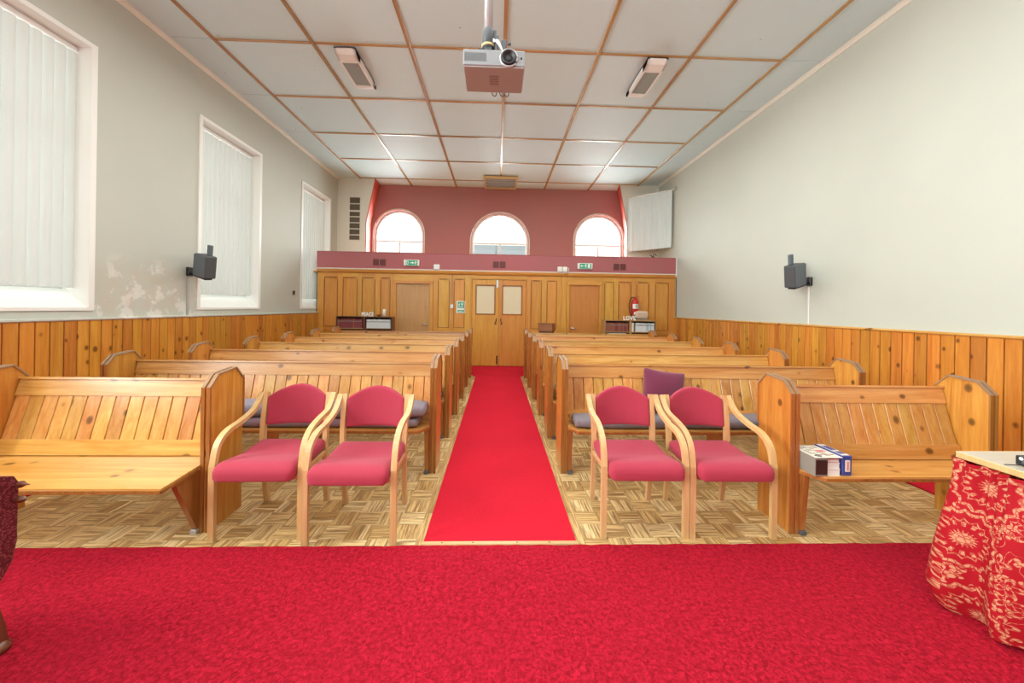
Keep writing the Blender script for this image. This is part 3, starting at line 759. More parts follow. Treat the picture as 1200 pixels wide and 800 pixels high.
pew(2.285, -3.225, -1.738, 'short pine pew at the front left, empty, pale boarded back', g, -1, .30, .412)
pew(2.245, 1.868, 3.235, 'short pine pew at the front right, books and box on its seat', g, 1, .125, .412)
for k in range(6):
    y = 3.08+.8295*k
    extra = {0: (', stacked pads', ', plum cushion')}.get(k, ('', ''))
    if k == 5: extra = (', farthest back', ', farthest back')
    pew(y, -3.225, -.494, 'long pine pew, %s from the front on the left of the aisle%s' % (order[k], extra[0]), g, -1, .14)
    pew(y, .562, 3.225, 'long pine pew, %s from the front on the right of the aisle%s' % (order[k], extra[1]), g, 1, .14)

# cushions on the pews
def cushion(name, x0, x1, y0, y1, z0, z1, m, label, group='seat pads on the pews', wav=.006):
    hx, hy, hz = (x1-x0)/2, (y1-y0)/2, (z1-z0)/2; ph = random.uniform(0, 6)
    def fn(p):
        return Vector((p.x, p.y+.006*math.sin(p.x*7+ph), p.z+(wav*math.sin(p.x*6+ph) if p.z > 0 else 0)))
    o = MB().soft((hx, hy, hz), min(hz*.95, .05), 11, fn, (0, 0, hz)).build(name, m); o.location = ((x0+x1)/2, (y0+y1)/2, z0)
    return tag(o, label, 'cushion', group)
cushion('seat_pad', -3.1, -.63, 2.965, 3.19, .408, .490, 'cushfab', 'grey-pink long pad directly on the seat of the second left pew, lower of two', wav=.002)
cushion('seat_pad', -3.1, -.57, 2.95, 3.185, .493, .60, 'cushfab', 'grey-pink long pad on top of another on the second left pew')
cushion('seat_pad', .665, 3.05, 2.97, 3.19, .408, .494, 'greyfab', 'long grey pad on the seat of the second right pew')
cushion('seat_pad', -3.0, -.575, 3.79, 4.02, .408, .50, 'greyfab', 'grey pad end on the third left pew beside the aisle, lower of two', wav=.002)
cushion('seat_pad', -3.0, -.59, 3.79, 4.02, .503, .58, 'cushfab', 'grey-pink pad end on top of another on the third left pew', wav=.002)
cushion('seat_pad', .66, 2.9, 3.79, 4.02, .408, .49, 'greyfab', 'grey pad end on the third right pew beside the aisle, lower of two', wav=.002)
cushion('seat_pad', .65, 2.85, 3.79, 4.02, .493, .575, 'cushfab', 'grey-pink pad end on top of another on the third right pew', wav=.002)
def pil(p):
    u, v = p.x/.185, p.z/.185; k = max(0, (1-u*u))*max(0, (1-v*v))
    e = 1-.07*(1-v*v)*abs(u); e2 = 1-.07*(1-u*u)*abs(v)
    return Vector((p.x*e, p.y*(.18+.95*k**.45), p.z*e2))
pc = MB().soft((.185, .07, .185), .02, 13, pil).build('throw_cushion', 'purple')
pc.location = (1.480, 3.168, .505+.176); pc.rotation_euler = (math.radians(-13), math.radians(8), 0)
tag(pc, 'plum square cushion leaning on the back of the second right pew', 'cushion')

# ------------------------------------------------------------------ bentwood chairs
def chair(loc, rz, label, first=[None]):
    if first[0]: return dup(first[0], loc, rz, label)
    t = thing('armchair', loc, label, 'chair', 'bentwood armchairs with red wool seats', rz); first[0] = t
    for s in (-1, 1):
        leg = spline([(s*.207, .455, 0), (s*.209, .425, .2), (s*.212, .405, .42), (s*.215, .42, .6), (s*.215, .455, .775)], 5)
        MB().sweep(leg, .030, [.030]*8+[.036]*(len(leg)-8)).build('rear_leg', 'beech', t)
        arm = spline([(s*.248, .452, .770), (s*.248, .422, .730), (s*.248, .350, .672), (s*.240, .22, .640), (s*.248, .10, .612), (s*.2525, .030, .55), (s*.2535, .0, .44)], 6)
        arm += [Vector((s*.2535, -.002, .2)), Vector((s*.2535, 0, 0))]
        MB().sweep(arm, .034, .026).build('arm_and_front_leg', 'beech', t)
        MB().box(s*.212-.012, s*.212+.012, .02, .42, .352, .385, .003).build('seat_rail', 'beech', t)
        MB().lathe([(.001, -.004), (.008, -.004), (.008, 0), (.001, 0)], (s*.272, .01, .37), 10, Ry(s*PI/2)).build('bolt', 'brass', t)
    MB().box(-.2, .2, .025, .045, .345, .385, .003).box(-.2, .2, .385, .405, .345, .385, .003).build('cross_rail', 'beech', t)
    def seatf(p):
        v = (p.y+.235)/.47   # 0 front .. 1 back
        w = .95+.055*(1-v)
        z = p.z+.012*math.sin(v*PI*1.1)*(-1)+(.012*(1-v) if p.z > 0 else 0)
        if p.z > 0: z -= .014*math.exp(-((v-.52)/.14)**2)*(1-.3*abs(p.x)/.23)
        if v < .16: z -= .030*((.16-v)/.16)**2
        return Vector((p.x*w, p.y, z))
    MB().soft((.232, .235, .040), .036, 13, seatf, (0, .175, .424)).build('seat', 'seatfab', t)
    def backf(p):
        x = p.x/.197
        top = .275-.078*(x*x)**.92; z = (p.z+.137)/.274*top
        return Vector((p.x, p.y+.045*(1-x*x)*1.0-.0+z*.13, z))
    MB().soft((.197, .017, .137), .013, 13, backf, (0, .418, .552)).build('backrest', 'seatfab', t)
    return t
for loc, rz, lb in (((-1.398, 2.195, 0), .02, 'bentwood armchair with raspberry seat, farthest left, beside the short left pew'),
                    ((-.840, 2.150, .0), 0.0, 'bentwood armchair with raspberry seat, left of the aisle runner'),
                    ((.925, 2.205, 0), -.01, 'bentwood armchair with red seat, right of the aisle runner'),
                    ((1.470, 2.195, 0), -.01, 'bentwood armchair with red seat, farthest right, beside the short right pew')):
    chair(loc, rz, lb)

# ------------------------------------------------------------------ things on the short right pew
Z = .412
b = thing('slide_box', (1.968, 2.128, Z), 'low grey-brown card box with a dark front on the short right pew', 'box')
MB().box(-.040, .040, 0, .165, 0, .112, .002).build('carton', 'boxgrey', b)
MB().box(-.036, .036, -.003, .0, .012, .100, .001).build('front_panel', 'darkbrown', b)
for k, (z0, z1, m, lb) in enumerate(((0, .040, 'cream', 'thick cream-paged book, lowest in the stack by the grey card box'), (.041, .078, 'white', 'thick white-paged book, middle of the stack by the grey card box'), (.079, .100, 'pink', 'pink-covered booklet, top of the stack by the grey card box'))):
    o = thing('book', (2.052, 2.135+k*.003, Z+z0), lb, 'book')
    h = z1-z0
    MB().box(-.038, .038, .002, .150, .002, h-.002).build('pages', 'white', o)
    MB().box(-.040, .040, 0, .152, 0, .0025).box(-.040, .040, 0, .152, h-.0025, h).box(-.041, -.038, 0, .152, 0, h).build('cover', m, o)
o = thing('magazine', (2.008, 2.205, Z+.1145), 'cream magazine lying across the card box and the book stack', 'magazine')
MB().box(-.080, .084, -.085, .11, -.001, .004, .001).build('pages', 'cream', o)
m = MB()
for k in range(11):
    for q in range(4):
        if random.random() < .6: m.box(-.07+q*.036, -.045+q*.036+random.uniform(0, .008), -.06+k*.014, -.056+k*.014, .0041, .0046)
m.build('print', 'darkbrown', o)
MB().box(.0, .06, .0, .03, .0041, .0047).box(-.01, .07, -.04, -.036, .0041, .0047).build('red_print', 'pink', o)
MB().tube([(-.045+.014*math.cos(2*PI*k/16), -.06+.014*math.sin(2*PI*k/16), .0045) for k in range(17)], .003, 5).build('ring_mark', 'black', o)
o = thing('game_box', (2.138, 2.138, Z), 'navy blue card box with white label standing at the right of the books', 'box')
MB().box(-.030, .030, 0, .2, 0, .120, .003).build('carton', 'navy', o)
MB().box(-.013, .016, -.0025, .0, .025, .095).build('end_label', 'cream', o)
MB().box(-.003, .006, -.0035, -.0025, .035, .085).build('label_print', 'pink', o)
MB().box(-.024, .024, .01, .19, .1201, .1212).build('top_label', 'cream', o)
MB().box(-.019, .02, .03, .07, .1213, .1218).box(-.019, .02, .09, .16, .1213, .1218).build('top_print', 'navy', o)

# ------------------------------------------------------------------ ceiling fittings, projector
def heater(loc, rz, label):
    t = thing('floodlight', loc, label, 'light', 'white ceiling floodlights', rz)
    w = .135; m = MB()
    # wedge body hanging from the ceiling, open glass on the underside
    pr = [(-.40, .0), (-.40, -.02), (-.35, -.060), (-.26, -.085), (.34, -.080), (.42, -.05), (.42, 0)]
    m.prism(pr, -w, -w+.028).prism(pr, w-.028, w)
    m.prism([(-.40, 0), (-.40, -.02), (-.35, -.060), (-.26, -.085), (-.22, -.085), (-.22, 0)], -w, w).prism([(.29, 0), (.29, -.08), (.34, -.080), (.42, -.05), (.42, 0)], -w, w).prism([(-.4, -.01), (.4, -.01), (.4, 0), (-.4, 0)], -w, w)
    m.build('housing', 'plastic', t)
    MB().prism([(-.22, -.072), (-.22, -.066), (.29, -.062), (.29, -.068)], -w+.028, w-.028).build('lens', 'glassgrey', t)
    MB().box(w, w+.012, .30, .36, -.05, -.02, .002).build('clip', 'grey', t)
    return t
heater((-2.00, 5.12, H-.017), .0, 'white wedge-shaped floodlight on the ceiling, left of the projector')
heater((2.06, 5.09, H-.017), .0, 'white wedge-shaped floodlight on the ceiling, right of the projector')
t = thing('ceiling_vent', (.045, 9.56, H-.017), 'wood-framed grey grille box hung on the ceiling in front of the red wall', 'vent')
MB().box(-.43, -.39, -.42, .42, -.06, 0, .003).box(.39, .43, -.42, .42, -.06, 0, .003).box(-.39, .39, -.42, -.385, -.06, 0, .003).box(-.39, .39, .385, .42, -.06, 0, .003).build('frame', 'goldbar', t)
MB().box(-.39, .39, -.385, .385, -.02, -.0).build('grille', 'glassgrey', t)
for k in range(6): MB().box(-.39, .39, -.33+k*.125, -.30+k*.125, -.032, -.021).build('louvre', 'grey', t)
t = thing('projector', (-.042, 2.405, 3.0), 'silver projector with pinkish underside hanging from a pole', 'projector')
m = MB().box(-.193, .193, -.137, .137, -.098, 0.005, .006); m.build('body', 'silver', t)
MB().box(-.189, .189, -.133, .133, -.104, -.0975, .002).build('underside_plate', 'projunder', t)
m = MB()
for k in range(6): m.box(-.03, .03, -.05+k*.018, -.047+k*.018, -.1052, -.1038)
m.build('underside_slots', 'darkbrown', t)
m = MB()
for k in range(26): m.box(-.182+k*.0052, -.1796+k*.0052, -.1385, -.1365, -.070, -.018)
m.build('front_grille', 'dgrey', t)
ln = MB().tube([(.092+.052*math.cos(2*PI*k/28), -.139, -.047+.052*math.sin(2*PI*k/28)) for k in range(29)], .007, 8).build('lens_ring', 'grey', t)
lb = MB().lathe([(.001, .0), (.044, .0), (.046, .02), (.038, .022), (.034, .006), (.001, .004)], (.092, -.137, -.047), 26, Rx(PI/2)).build('lens', 'black', t)
MB().lathe([(.001, .006), (.02, .0075), (.022, .005), (.001, .004)], (.092, -.137, -.047), 20, Rx(PI/2)).build('glass', 'black', lb)
MB().lathe([(.001, 0), (.006, 0), (.006, .002), (.001, .003)], (.170, -.137, -.045), 12, Rx(PI/2)).build('sensor', 'black', t)
m = MB()
for x in (.0, .055, .085): m.tube(spline([(x-.02, .139, -.09), (x-.01, .145, -.115), (x+.01, .145, -.12), (x+.02, .139, -.09)], 4), .003, 5)
m.build('cable_loops', 'black', t)
t = thing('projector_mount', (-.05, 2.42, 3.02), 'grey ceiling pole and black bracket holding the projector', 'mount')
MB().tube([(-.035, 0, .17), (-.035, 0, H-3.02-.0)], .030, 18).build('pole', 'grey', t)
MB().lathe([(.04, .09), (.041, .2), (.036, .215), (.03, .215)], (-.035, 0, 0), 20).build('pole_collar', 'dgrey', t)
MB().box(-.085, .06, -.06, .09, -.012, .03, .004).box(-.095, -.06, -.065, .09, .03, .055, .003).build('bracket_plate', 'black', t)
MB().box(-.055, -.01, -.03, .03, .03, .11, .004).box(.01, .035, -.03, .02, .03, .17, .006).box(.0, .02, -.02, .02, .1, .21, .004).build('bracket_post', 'dgrey', t)
MB().lathe([(.038, .098), (.044, .10), (.044, .112), (.038, .115)], (-.035, 0, 0), 18).build('yellow_tape', 'goldbar', t)
MB().box(.05, .085, -.03, .02, .0, .14, .004).lathe([(.001, -.01), (.011, -.01), (.011, .01), (.001, .01)], (.105, -.02, .12), 12, Ry(PI/2)).lathe([(.001, -.01), (.013, -.01), (.013, .01), (.001, .01)], (.11, -.02, .07), 12, Ry(PI/2)).build('clamp_knobs', 'dgrey', t)
m = MB()
for s in range(3): m.tube(spline([(-.0, -.03, .12+.01*s), (.03, -.06, .11-.01*s), (.06, -.055, .05), (.075+.01*s, -.05, 0)], 6), .0045, 6)
m.build('white_cables', 'plastic', t)

# ------------------------------------------------------------------ wall speakers
def speaker(x, y, s, label):
    """s=+1 mounted on the left wall, -1 on the right"""
    t = thing('wall_speaker', (x, y, 1.82), label, 'speaker', 'dark speakers on wall brackets')
    R = Ry(math.radians(11*s)) @ Rx(math.radians(10)) @ Rz(math.radians(-22*s))
    m = MB(); c = Vector((s*.255, 0, .080)); 
    bm = MB().box(-.125, .125, -.10, .04, -.150, .150, .010); bm.v = [tuple(R @ Vector(v)+c) for v in bm.v]; bm.build('cabinet', 'dgrey', t)
    bm = MB().box(-.118, .118, -.108, -.098, -.143, .143, .004); bm.v = [tuple(R @ Vector(v)+c) for v in bm.v]; bm.build('front_grille', 'slate', t)
    bm = MB().box(-.12, .12, -.09, .0, -.168, -.152, .004); bm.v = [tuple(R @ Vector(v)+c) for v in bm.v]; bm.build('cradle', 'black', t)
    bm = MB().box(-.005, .062, -.02, .02, .152, .29, .006); bm.v = [tuple(R @ Vector((v[0]*s, v[1], v[2]))+c) for v in bm.v]; bm.build('top_bracket', 'slate', t)
    MB().box(0 if s > 0 else -.035, .035 if s > 0 else 0, -.04, .04, -.06, .06, .006).build('wall_plate', 'black', t)
    MB().tube([(s*.03, 0, -.02), (s*.09, -.01, -.045), (s*.16, -.02, -.07)], .013, 8).build('bracket_arm', 'black', t)
    MB().tube(spline([(s*.06, .03, -.02), (s*.09, .06, .1), (s*.14, .08, .22), (s*.2, .06, .25)], 6), .005, 6).build('lead', 'dgrey', t)
    return t
speaker(XL, 5.06, 1, 'dark slate speaker on a bracket by the middle left window')
speaker(XR, 4.84, -1, 'dark grey speaker on a bracket on the plain right wall')
tag(MB().box(XL, XL+.016, 5.035, 5.06, 1.236, 1.758, .002).build('cable_conduit', 'grey'), 'grey cable conduit below the left wall speaker', 'conduit')
tag(MB().box(XR-.012, XR, 4.845, 4.863, 1.236, 1.758, .002).build('cable_conduit', 'plastic'), 'slim pale cable conduit below the right wall speaker', 'conduit')
o = MB().box(XL, XL+.02, 7.58, 7.64, 1.60, 1.68, .004).build('wall_switch', 'darkbrown'); tag(o, 'small brown switch on the left wall before the farthest tall window', 'switch')

# ------------------------------------------------------------------ fittings on the end wall and parapet
t = thing('wall_grille', (-3.86, YR, 3.10), 'tall grille of seven brown slotted panels on the cream end wall', 'vent')
MB().box(-.015, .275, -.012, 0, -.02, 1.13, .003).build('frame', 'wallB', t)
z = 0
for k, h in enumerate((.118, .135, .135, .135, .118, .155, .155)):
    o = MB().box(0, .26, -.022, -.008, z, z+h, .003).build('grille_panel', 'ventgrey', t)
    m = MB()
    for q in range(12): m.box(.012+q*.0205, .022+q*.0205, -.025, -.021, z+.012, z+h-.012)
    m.build('slots', 'darkbrown', o)
    z += h+.022+(.02 if k == 4 else 0)
YP = YG-.04
for k, (x, lb) in enumerate(((-2.89, 'left end'), (-.105, 'middle'), (2.755, 'right end'))):
    t = thing('parapet_vent', (x, YP, 2.335), 'paired square brown vent on the rose parapet, '+lb, 'vent', 'paired brown vents on the gallery parapet')
    MB().box(-.012, .302, -.008, 0, -.01, .155, .002).build('frame', 'parapet', t)
    for x0, x1 in ((0, .135), (.155, .29)):
        MB().box(x0, x1, -.014, -.004, 0, .145, .003).build('louvre', 'brownplate', t)
for x, lb in ((-2.175, 'left'), (1.89, 'right')):
    t = thing('exit_sign', (x, YP, 2.335), 'green and white emergency exit light on the %s of the parapet' % lb, 'sign')
    MB().box(0, .35, -.05, 0, 0, .14, .006).build('casing', 'plastic', t)
    MB().box(.045, .32, -.054, -.049, .012, .128, .002).build('sign_face', 'green', t)
    m = MB()   # arrow, running figure and door
    if lb == 'left':
        m.box(.058, .108, -.057, -.053, .03, .11)
        ax = .2; m.prism([(ax-.05, .06), (ax-.05, .08), (ax, .08), (ax, .1), (ax+.04, .07), (ax, .04), (ax, .06)], -.057, -.053, 'Y')
        m.lathe([(.001, 0), (.011, 0), (.011, .003), (.001, .003)], (.278, -.053, .102), 10, Rx(PI/2))
        m.prism([(.262, .09), (.288, .092), (.3, .07), (.294, .066), (.28, .08), (.276, .06), (.296, .03), (.288, .026), (.266, .055), (.25, .035), (.244, .04), (.26, .062), (.262, .078), (.25, .07), (.246, .075)], -.057, -.053, 'Y')
    else:
        ax = .095; m.prism([(ax+.035, .06), (ax+.035, .08), (ax, .08), (ax, .1), (ax-.035, .07), (ax, .04), (ax, .06)], -.057, -.053, 'Y')
        m.lathe([(.001, 0), (.011, 0), (.011, .003), (.001, .003)], (.19, -.053, .108), 10, Rx(PI/2))
        m.prism([(.172, .096), (.2, .096), (.214, .074), (.208, .07), (.194, .084), (.19, .062), (.21, .032), (.202, .027), (.178, .056), (.16, .036), (.154, .042), (.172, .066), (.174, .082), (.158, .072), (.154, .078)], -.057, -.053, 'Y')
        m.box(.235, .29, -.057, -.053, .025, .118)
    m.build('pictogram', 'plastic', t)
    if lb == 'left': MB().box(.07, .096, -.0575, -.0565, .045, .095).build('door_symbol', 'green', t)
for x0, x1, lb in ((-1.485, -1.35, 'single white alarm box on the parapet right of the left exit light'), (1.415, 1.525, 'left one of two white alarm boxes side by side on the parapet'), (1.535, 1.645, 'right one of two white alarm boxes side by side on the parapet')):
    t = thing('alarm_box', ((x0+x1)/2, YP, 2.265), lb, 'alarm box')
    w = (x1-x0)/2; MB().box(-w, w, -.045, 0, 0, .115, .006).build('casing', 'plastic', t); MB().box(-w+.02, w-.02, -.049, -.045, .03, .09, .003).build('cover', 'white', t)
tag(MB().tube([(1.68, YP-.01, 2.36), (1.685, YP-.015, 2.27), (1.66, YP-.02, 2.23), (1.53, YG-.06, 2.22)], .006, 6).build('cable', 'plastic'), 'short white cable curling below the right alarm boxes', 'cable')
t = thing('mic_clip', (3.72, YG, 2.648), 'small black spidery clip standing on the parapet near the white sheet', 'clip')
MB().box(-.03, .03, -.02, .02, 0, .02, .004).build('base', 'black', t)
MB().tube([(-.02, 0, .02), (-.05, 0, .06), (-.09, 0, .05)], .01, 6).tube([(.0, 0, .02), (.01, 0, .08), (.05, 0, .085), (.085, 0, .05)], .01, 6).build('arms', 'black', t)
tag(MB().box(-1.075, -1.045, YG-.016, YG, 1.455, 2.16, .003).build('surface_conduit', 'batZ'), 'brown surface conduit running down the oak screen to the call point', 'conduit')
t = thing('call_point', (-1.06, YG, 1.365), 'small white switch box below the conduit left of the notice', 'switch')
MB().box(-.035, .035, -.035, 0, 0, .09, .005).build('box', 'plastic', t); MB().box(-.02, .02, -.039, -.035, .02, .07, .002).build('rocker', 'white', t)
t = thing('assembly_notice', (-.85, YG, 1.255), 'white notice with green symbols left of the double doors', 'sign')
MB().box(-.1, .1, -.004, 0, 0, .285).build('card', 'plastic', t)
MB().box(-.075, .075, -.0055, -.004, .115, .265).box(-.075, .075, -.0055, -.004, .02, .075).build('green_fields', 'green', t)
m = MB()
m.prism([(-.06, .2), (-.035, .235), (-.02, .2), (-.03, .2), (-.03, .17), (-.05, .17), (-.05, .2)], -.007, -.0055, 'Y')
for x, z in ((.01, .235), (.045, .235), (.028, .2)):
    m.lathe([(.001, 0), (.010, 0), (.010, .001), (.001, .001)], (x, -.0055, z), 10, Rx(PI/2)); m.box(x-.01, x+.01, -.0068, -.0055, z-.035, z-.012)
m.box(-.055, .055, -.007, -.0055, .135, .15).box(-.055, .055, -.007, -.0055, .042, .054)
m.build('white_symbols', 'plastic', t)
# white sheet hung across the right corner of the gallery
t = thing('hanging_sheet', (3.86, 9.12, 2.93), 'white pleated sheet hanging across the right corner above the gallery', 'curtain')
A, B = Vector((3.43, 9.53, 0)), Vector((4.235, 8.74, 0)); mid = Vector((3.86, 9.12, 0)); n = 90; d = (B-A); nr = Vector((-d.y, d.x, 0)).normalized()
mb = MB(); vs = []
for k in range(n+1):
    u = k/n; p = A+d*u-mid; a = .012*math.sin(u*48)+.008*math.sin(u*91+1)
    for z, s in ((0, 1.), (.7, .8), (1.40, .35)):
        q = p+nr*a*s; vs.append((q.x, q.y, z+.0))
mb.add(vs, [(3*k+j, 3*k+3+j, 3*k+4+j, 3*k+1+j) for k in range(n) for j in (0, 1)], True)
mb.build('cloth', 'sheet', t)
e = (B-mid)+(B-A).normalized()*.05; s_ = (A-mid)
MB().tube([(s_.x, s_.y, 1.41), (e.x, e.y, 1.41)], .014, 8).build('rail', 'plastic', t)
MB().box(.385, .42, -.52, -.44, 1.37, 1.45, .004).build('wall_fixing', 'grey', t)

# extinguisher
t = thing('fire_extinguisher', (3.26, YG-.10, 1.22), 'red fire extinguisher with white label and black hose on the oak screen', 'fire extinguisher')
MB().lathe([(.001, .0), (.075, .0), (.082, .012), (.082, .36), (.07, .40), (.03, .43), (.022, .45), (.001, .45)], (0, 0, .0), 24).build('cylinder', 'red', t)
MB().lathe([(.078, -.012), (.0835, -.01), (.0835, .05), (.078, .052)], (0, 0, 0), 24).build('base_ring', 'dgrey', t)
m = MB()
for z0, z1, a0, a1 in ((.20, .31, -2.55, -.7), (.06, .12, -2.2, -.75)):
    K = 10; vs = []
    for k in range(K+1): a = a0+(a1-a0)*k/K; vs += [(.0835*math.cos(a), .0835*math.sin(a), z0), (.0835*math.cos(a), .0835*math.sin(a), z1)]
    m = MB(); m.add(vs, [(2*k, 2*k+2, 2*k+3, 2*k+1) for k in range(K)], True)
    m.build('paper_band', 'plastic', t)
m = MB()
for k in range(4): m.box(-.02, .045, -.0855, -.083, .215+k*.022, .222+k*.022)
m.build('label_print', 'dgrey', t)
MB().box(-.015, .015, -.02, .02, .44, .475, .003).sweep([(.0, -.0, .47), (.05, -.02, .49), (.10, -.03, .485)], .02, .01, (0, 1, 0)).sweep([(0, 0, .455), (.05, -.02, .455), (.09, -.02, .44)], .02, .01, (0, 1, 0)).build('valve_handle', 'red', t)
MB().tube(spline([(-.015, -.01, .46), (-.07, -.02, .47), (-.125, -.03, .40), (-.15, -.03, .28), (-.135, -.03, .15), (-.10, -.03, .05), (-.06, -.05, -.01)], 6), .010, 8).build('hose', 'black', t)
MB().box(-.04, .04, .075, .1, .28, .34, .004).build('wall_bracket', 'dgrey', t)

# ------------------------------------------------------------------ bookcases behind the last pews
def case(x0, y, w, label, kinds):
    t = thing('bookcase', (x0, y, .0112), label, 'bookcase', 'low bookcases against the oak screen')
    hgt = 1.15; D = .235; th = .020
    for x in (0, w-th): MB().box(x, x+th, 0, D, 0, hgt-th, .002).build('side_panel', 'darkwood' if kinds[0] == 'L' else 'batZ', t)
    MB().box(0, w, -.005, D, hgt-th, hgt, .002).build('top', 'darkwood' if kinds[0] == 'L' else 'batX', t)
    MB().box(th, w-th, D-.01, D, 0, hgt-th).build('back_panel', 'darkbrown', t)
    for z in (.03, .49, .875): MB().box(th, w-th, 0, D-.01, z, z+.018, .002).build('shelf', 'batX', t)
    return t
def books(x0, x1, y, z, m, h0, h1, label, group, th=(.026, .036)):
    x = x0; first = None
    while True:
        w = random.uniform(*th)
        if x+w > x1: break
        o = thing('book', (x+w/2, y, z), label, 'book', group)
        h = random.uniform(h0, h1)
        MB().box(-w/2+.003, w/2-.003, .004, .128, .003, h-.004).build('pages', 'white', o)
        c = MB().box(-w/2, w/2, 0, .005, 0, h, .001).box(-w/2, -w/2+.003, 0, .13, 0, h).box(w/2-.003, w/2, 0, .13, 0, h)
        c.build('cover', m if isinstance(m, str) else random.choice(m), o)
        MB().box(-w/2+.004, w/2-.004, -.001, .0, h*.70, h*.80).build('spine_title', 'boxgrey', o)
        x += w+.0015
M['hymn'] = mat('maroon_bookcloth', (.24, .05, .06), .5); M['hymn2'] = mat('brown_bookcloth', (.32, .10, .06), .5)
M['bwhite'] = mat('white_bookcloth', (.74, .78, .80), .5); M['bblue'] = mat('pale_blue_bookcloth', (.45, .66, .74), .5)
YS = 8.02
case(-3.49, YS, .60, 'dark bookcase holding maroon hymn books, far left by the panelling', 'L')
case(-2.885, YS, .60, 'dark bookcase holding white books beside the pinkish-brown door', 'L')
case(2.405, YS, .58, 'brown bookcase holding red-brown books by the orange door', 'R')
case(2.99, YS, .58, 'brown bookcase holding white books below the fire extinguisher', 'R')
ZS = .9052
books(-3.465, -2.915, YS+.02, ZS, ['hymn', 'hymn', 'hymn2'], .19, .205, 'maroon hymn book upright on the far left bookcase shelf', 'maroon hymn books on the far left bookcase')
books(-2.84, -2.31, YS+.02, ZS, ['bwhite', 'bwhite', 'bwhite'], .185, .195, 'white book upright in the bookcase beside the pinkish door', 'white books in the left bookcase')
books(2.43, 2.955, YS+.02, ZS, ['hymn', 'hymn2', 'hymn2'], .185, .205, 'red-brown hymn book upright in the bookcase by the orange door', 'red-brown hymn books in the right bookcase')
books(3.11, 3.545, YS+.02, ZS, ['bwhite', 'bwhite', 'bblue'], .185, .195, 'white book upright in the bookcase below the extinguisher', 'white books in the right bookcase')
t = thing('box_file', (3.04, YS+.02, ZS), 'cream box file at the left end of the white books', 'file')
MB().box(-.022, .022, 0, .17, 0, .20, .002).build('casing', 'cream', t); MB().box(-.014, .014, -.002, 0, .12, .17).build('label', 'white', t)
for x0, nm in ((2.44, 'brown'),):
    t = thing('paper_stack', (2.68, YS+.02, .5195), 'flat white paper stack on the lower shelf of the right bookcase', 'papers')
    for k in range(6): MB().box(-.2, .22, .0+.002*k, .18, k*.0585, k*.0585+.056, .002).build('ream', 'white', t)
def word(txt, x, y, z, size, label, sx=1):
    t = thing('letter_ornament', (x, y, z), label, 'ornament'); px = 0
    for ch in txt:
        cu = bpy.data.curves.new('letter', 'FONT'); cu.body = ch; cu.size = size; cu.extrude = .012; cu.offset = .004
        o = bpy.data.objects.new('letter', cu); S.collection.objects.link(o); bpy.context.view_layer.update()
        me = bpy.data.meshes.new_from_object(o.evaluated_get(bpy.context.evaluated_depsgraph_get())); bpy.data.objects.remove(o)
        for v in me.vertices: v.co = (v.co.x*sx, -v.co.z, v.co.y)
        me.materials.clear(); me.materials.append(M['white'])
        q = bpy.data.objects.new('letter', me); S.collection.objects.link(q); q.parent = t; q.location = (px, 0, 0); px += max(v.co.x for v in me.vertices)+size*.06*sx
word('LOVE', 2.835, YS+.06, 1.1632, .125, 'white letters spelling LOVE on top of the right bookcases', .85)
word('PEACE', -2.965, YS+.06, 1.1632, .125, 'white letters spelling PEACE on top of the left bookcases', .66)
t = thing('candle', (-2.485, YS+.1, 1.1615), 'short white pillar candle on the left bookcase by the door', 'candle')
MB().lathe([(.001, 0), (.03, 0), (.031, .16), (.026, .163), (.02, .158), (.001, .157)], n=18).build('wax', 'white', t); MB().tube([(0, 0, .157), (.002, 0, .175)], .002, 5).build('wick', 'black', t)
tag(MB().lathe([(.001, 0), (.03, 0), (.055, .03), (.06, .045), (.054, .045), (.03, .015), (.001, .012)], (0, 0, 0), 20).build('bowl', 'brownwood'), 'small brown wooden bowl beside the white letters on the left bookcase', 'bowl').location = (-2.60, YS+.1, 1.1615)
t = thing('headrest_cushion', (3.27, YS+.1, 1.1615), 'beige rounded cushion on a grey stand on the right bookcase', 'cushion')
MB().box(-.13, .14, -.05, .05, 0, .02, .004).box(-.04, .05, -.01, .02, .02, .04).build('stand', 'boxgrey', t)
MB().soft((.145, .045, .085), .043, 9, None, (0, 0, .12)).build('pad', 'beige', t)
t = thing('wooden_figure', (3.075, YS+.1, 1.1615), 'small brown wooden figure between the letters and the beige cushion', 'ornament')
MB().lathe([(.001, 0), (.035, 0), (.03, .02), (.02, .05), (.032, .08), (.02, .11), (.001, .12)], n=14).build('body', 'brownwood', t)
# wooden offering box on a little stand behind the last right pew
t = thing('offering_box', (1.11, 7.98, .0115), 'brown wooden box standing behind the farthest right pew', 'box', rz=math.radians(-24))
MB().box(-.17, .15, -.13, .13, .88, 1.045, .004).build('body', 'brownwood', t); MB().box(-.175, .155, -.135, .135, 1.045, 1.06, .004).build('lid', 'brownwood', t)
MB().box(-.06, .04, -.1365, -.135, 1.05, 1.056).build('slot', 'black', t)
MB().box(-.15, .13, -.11, .11, .0, .88, .006).build('stand', 'darkwood', t)

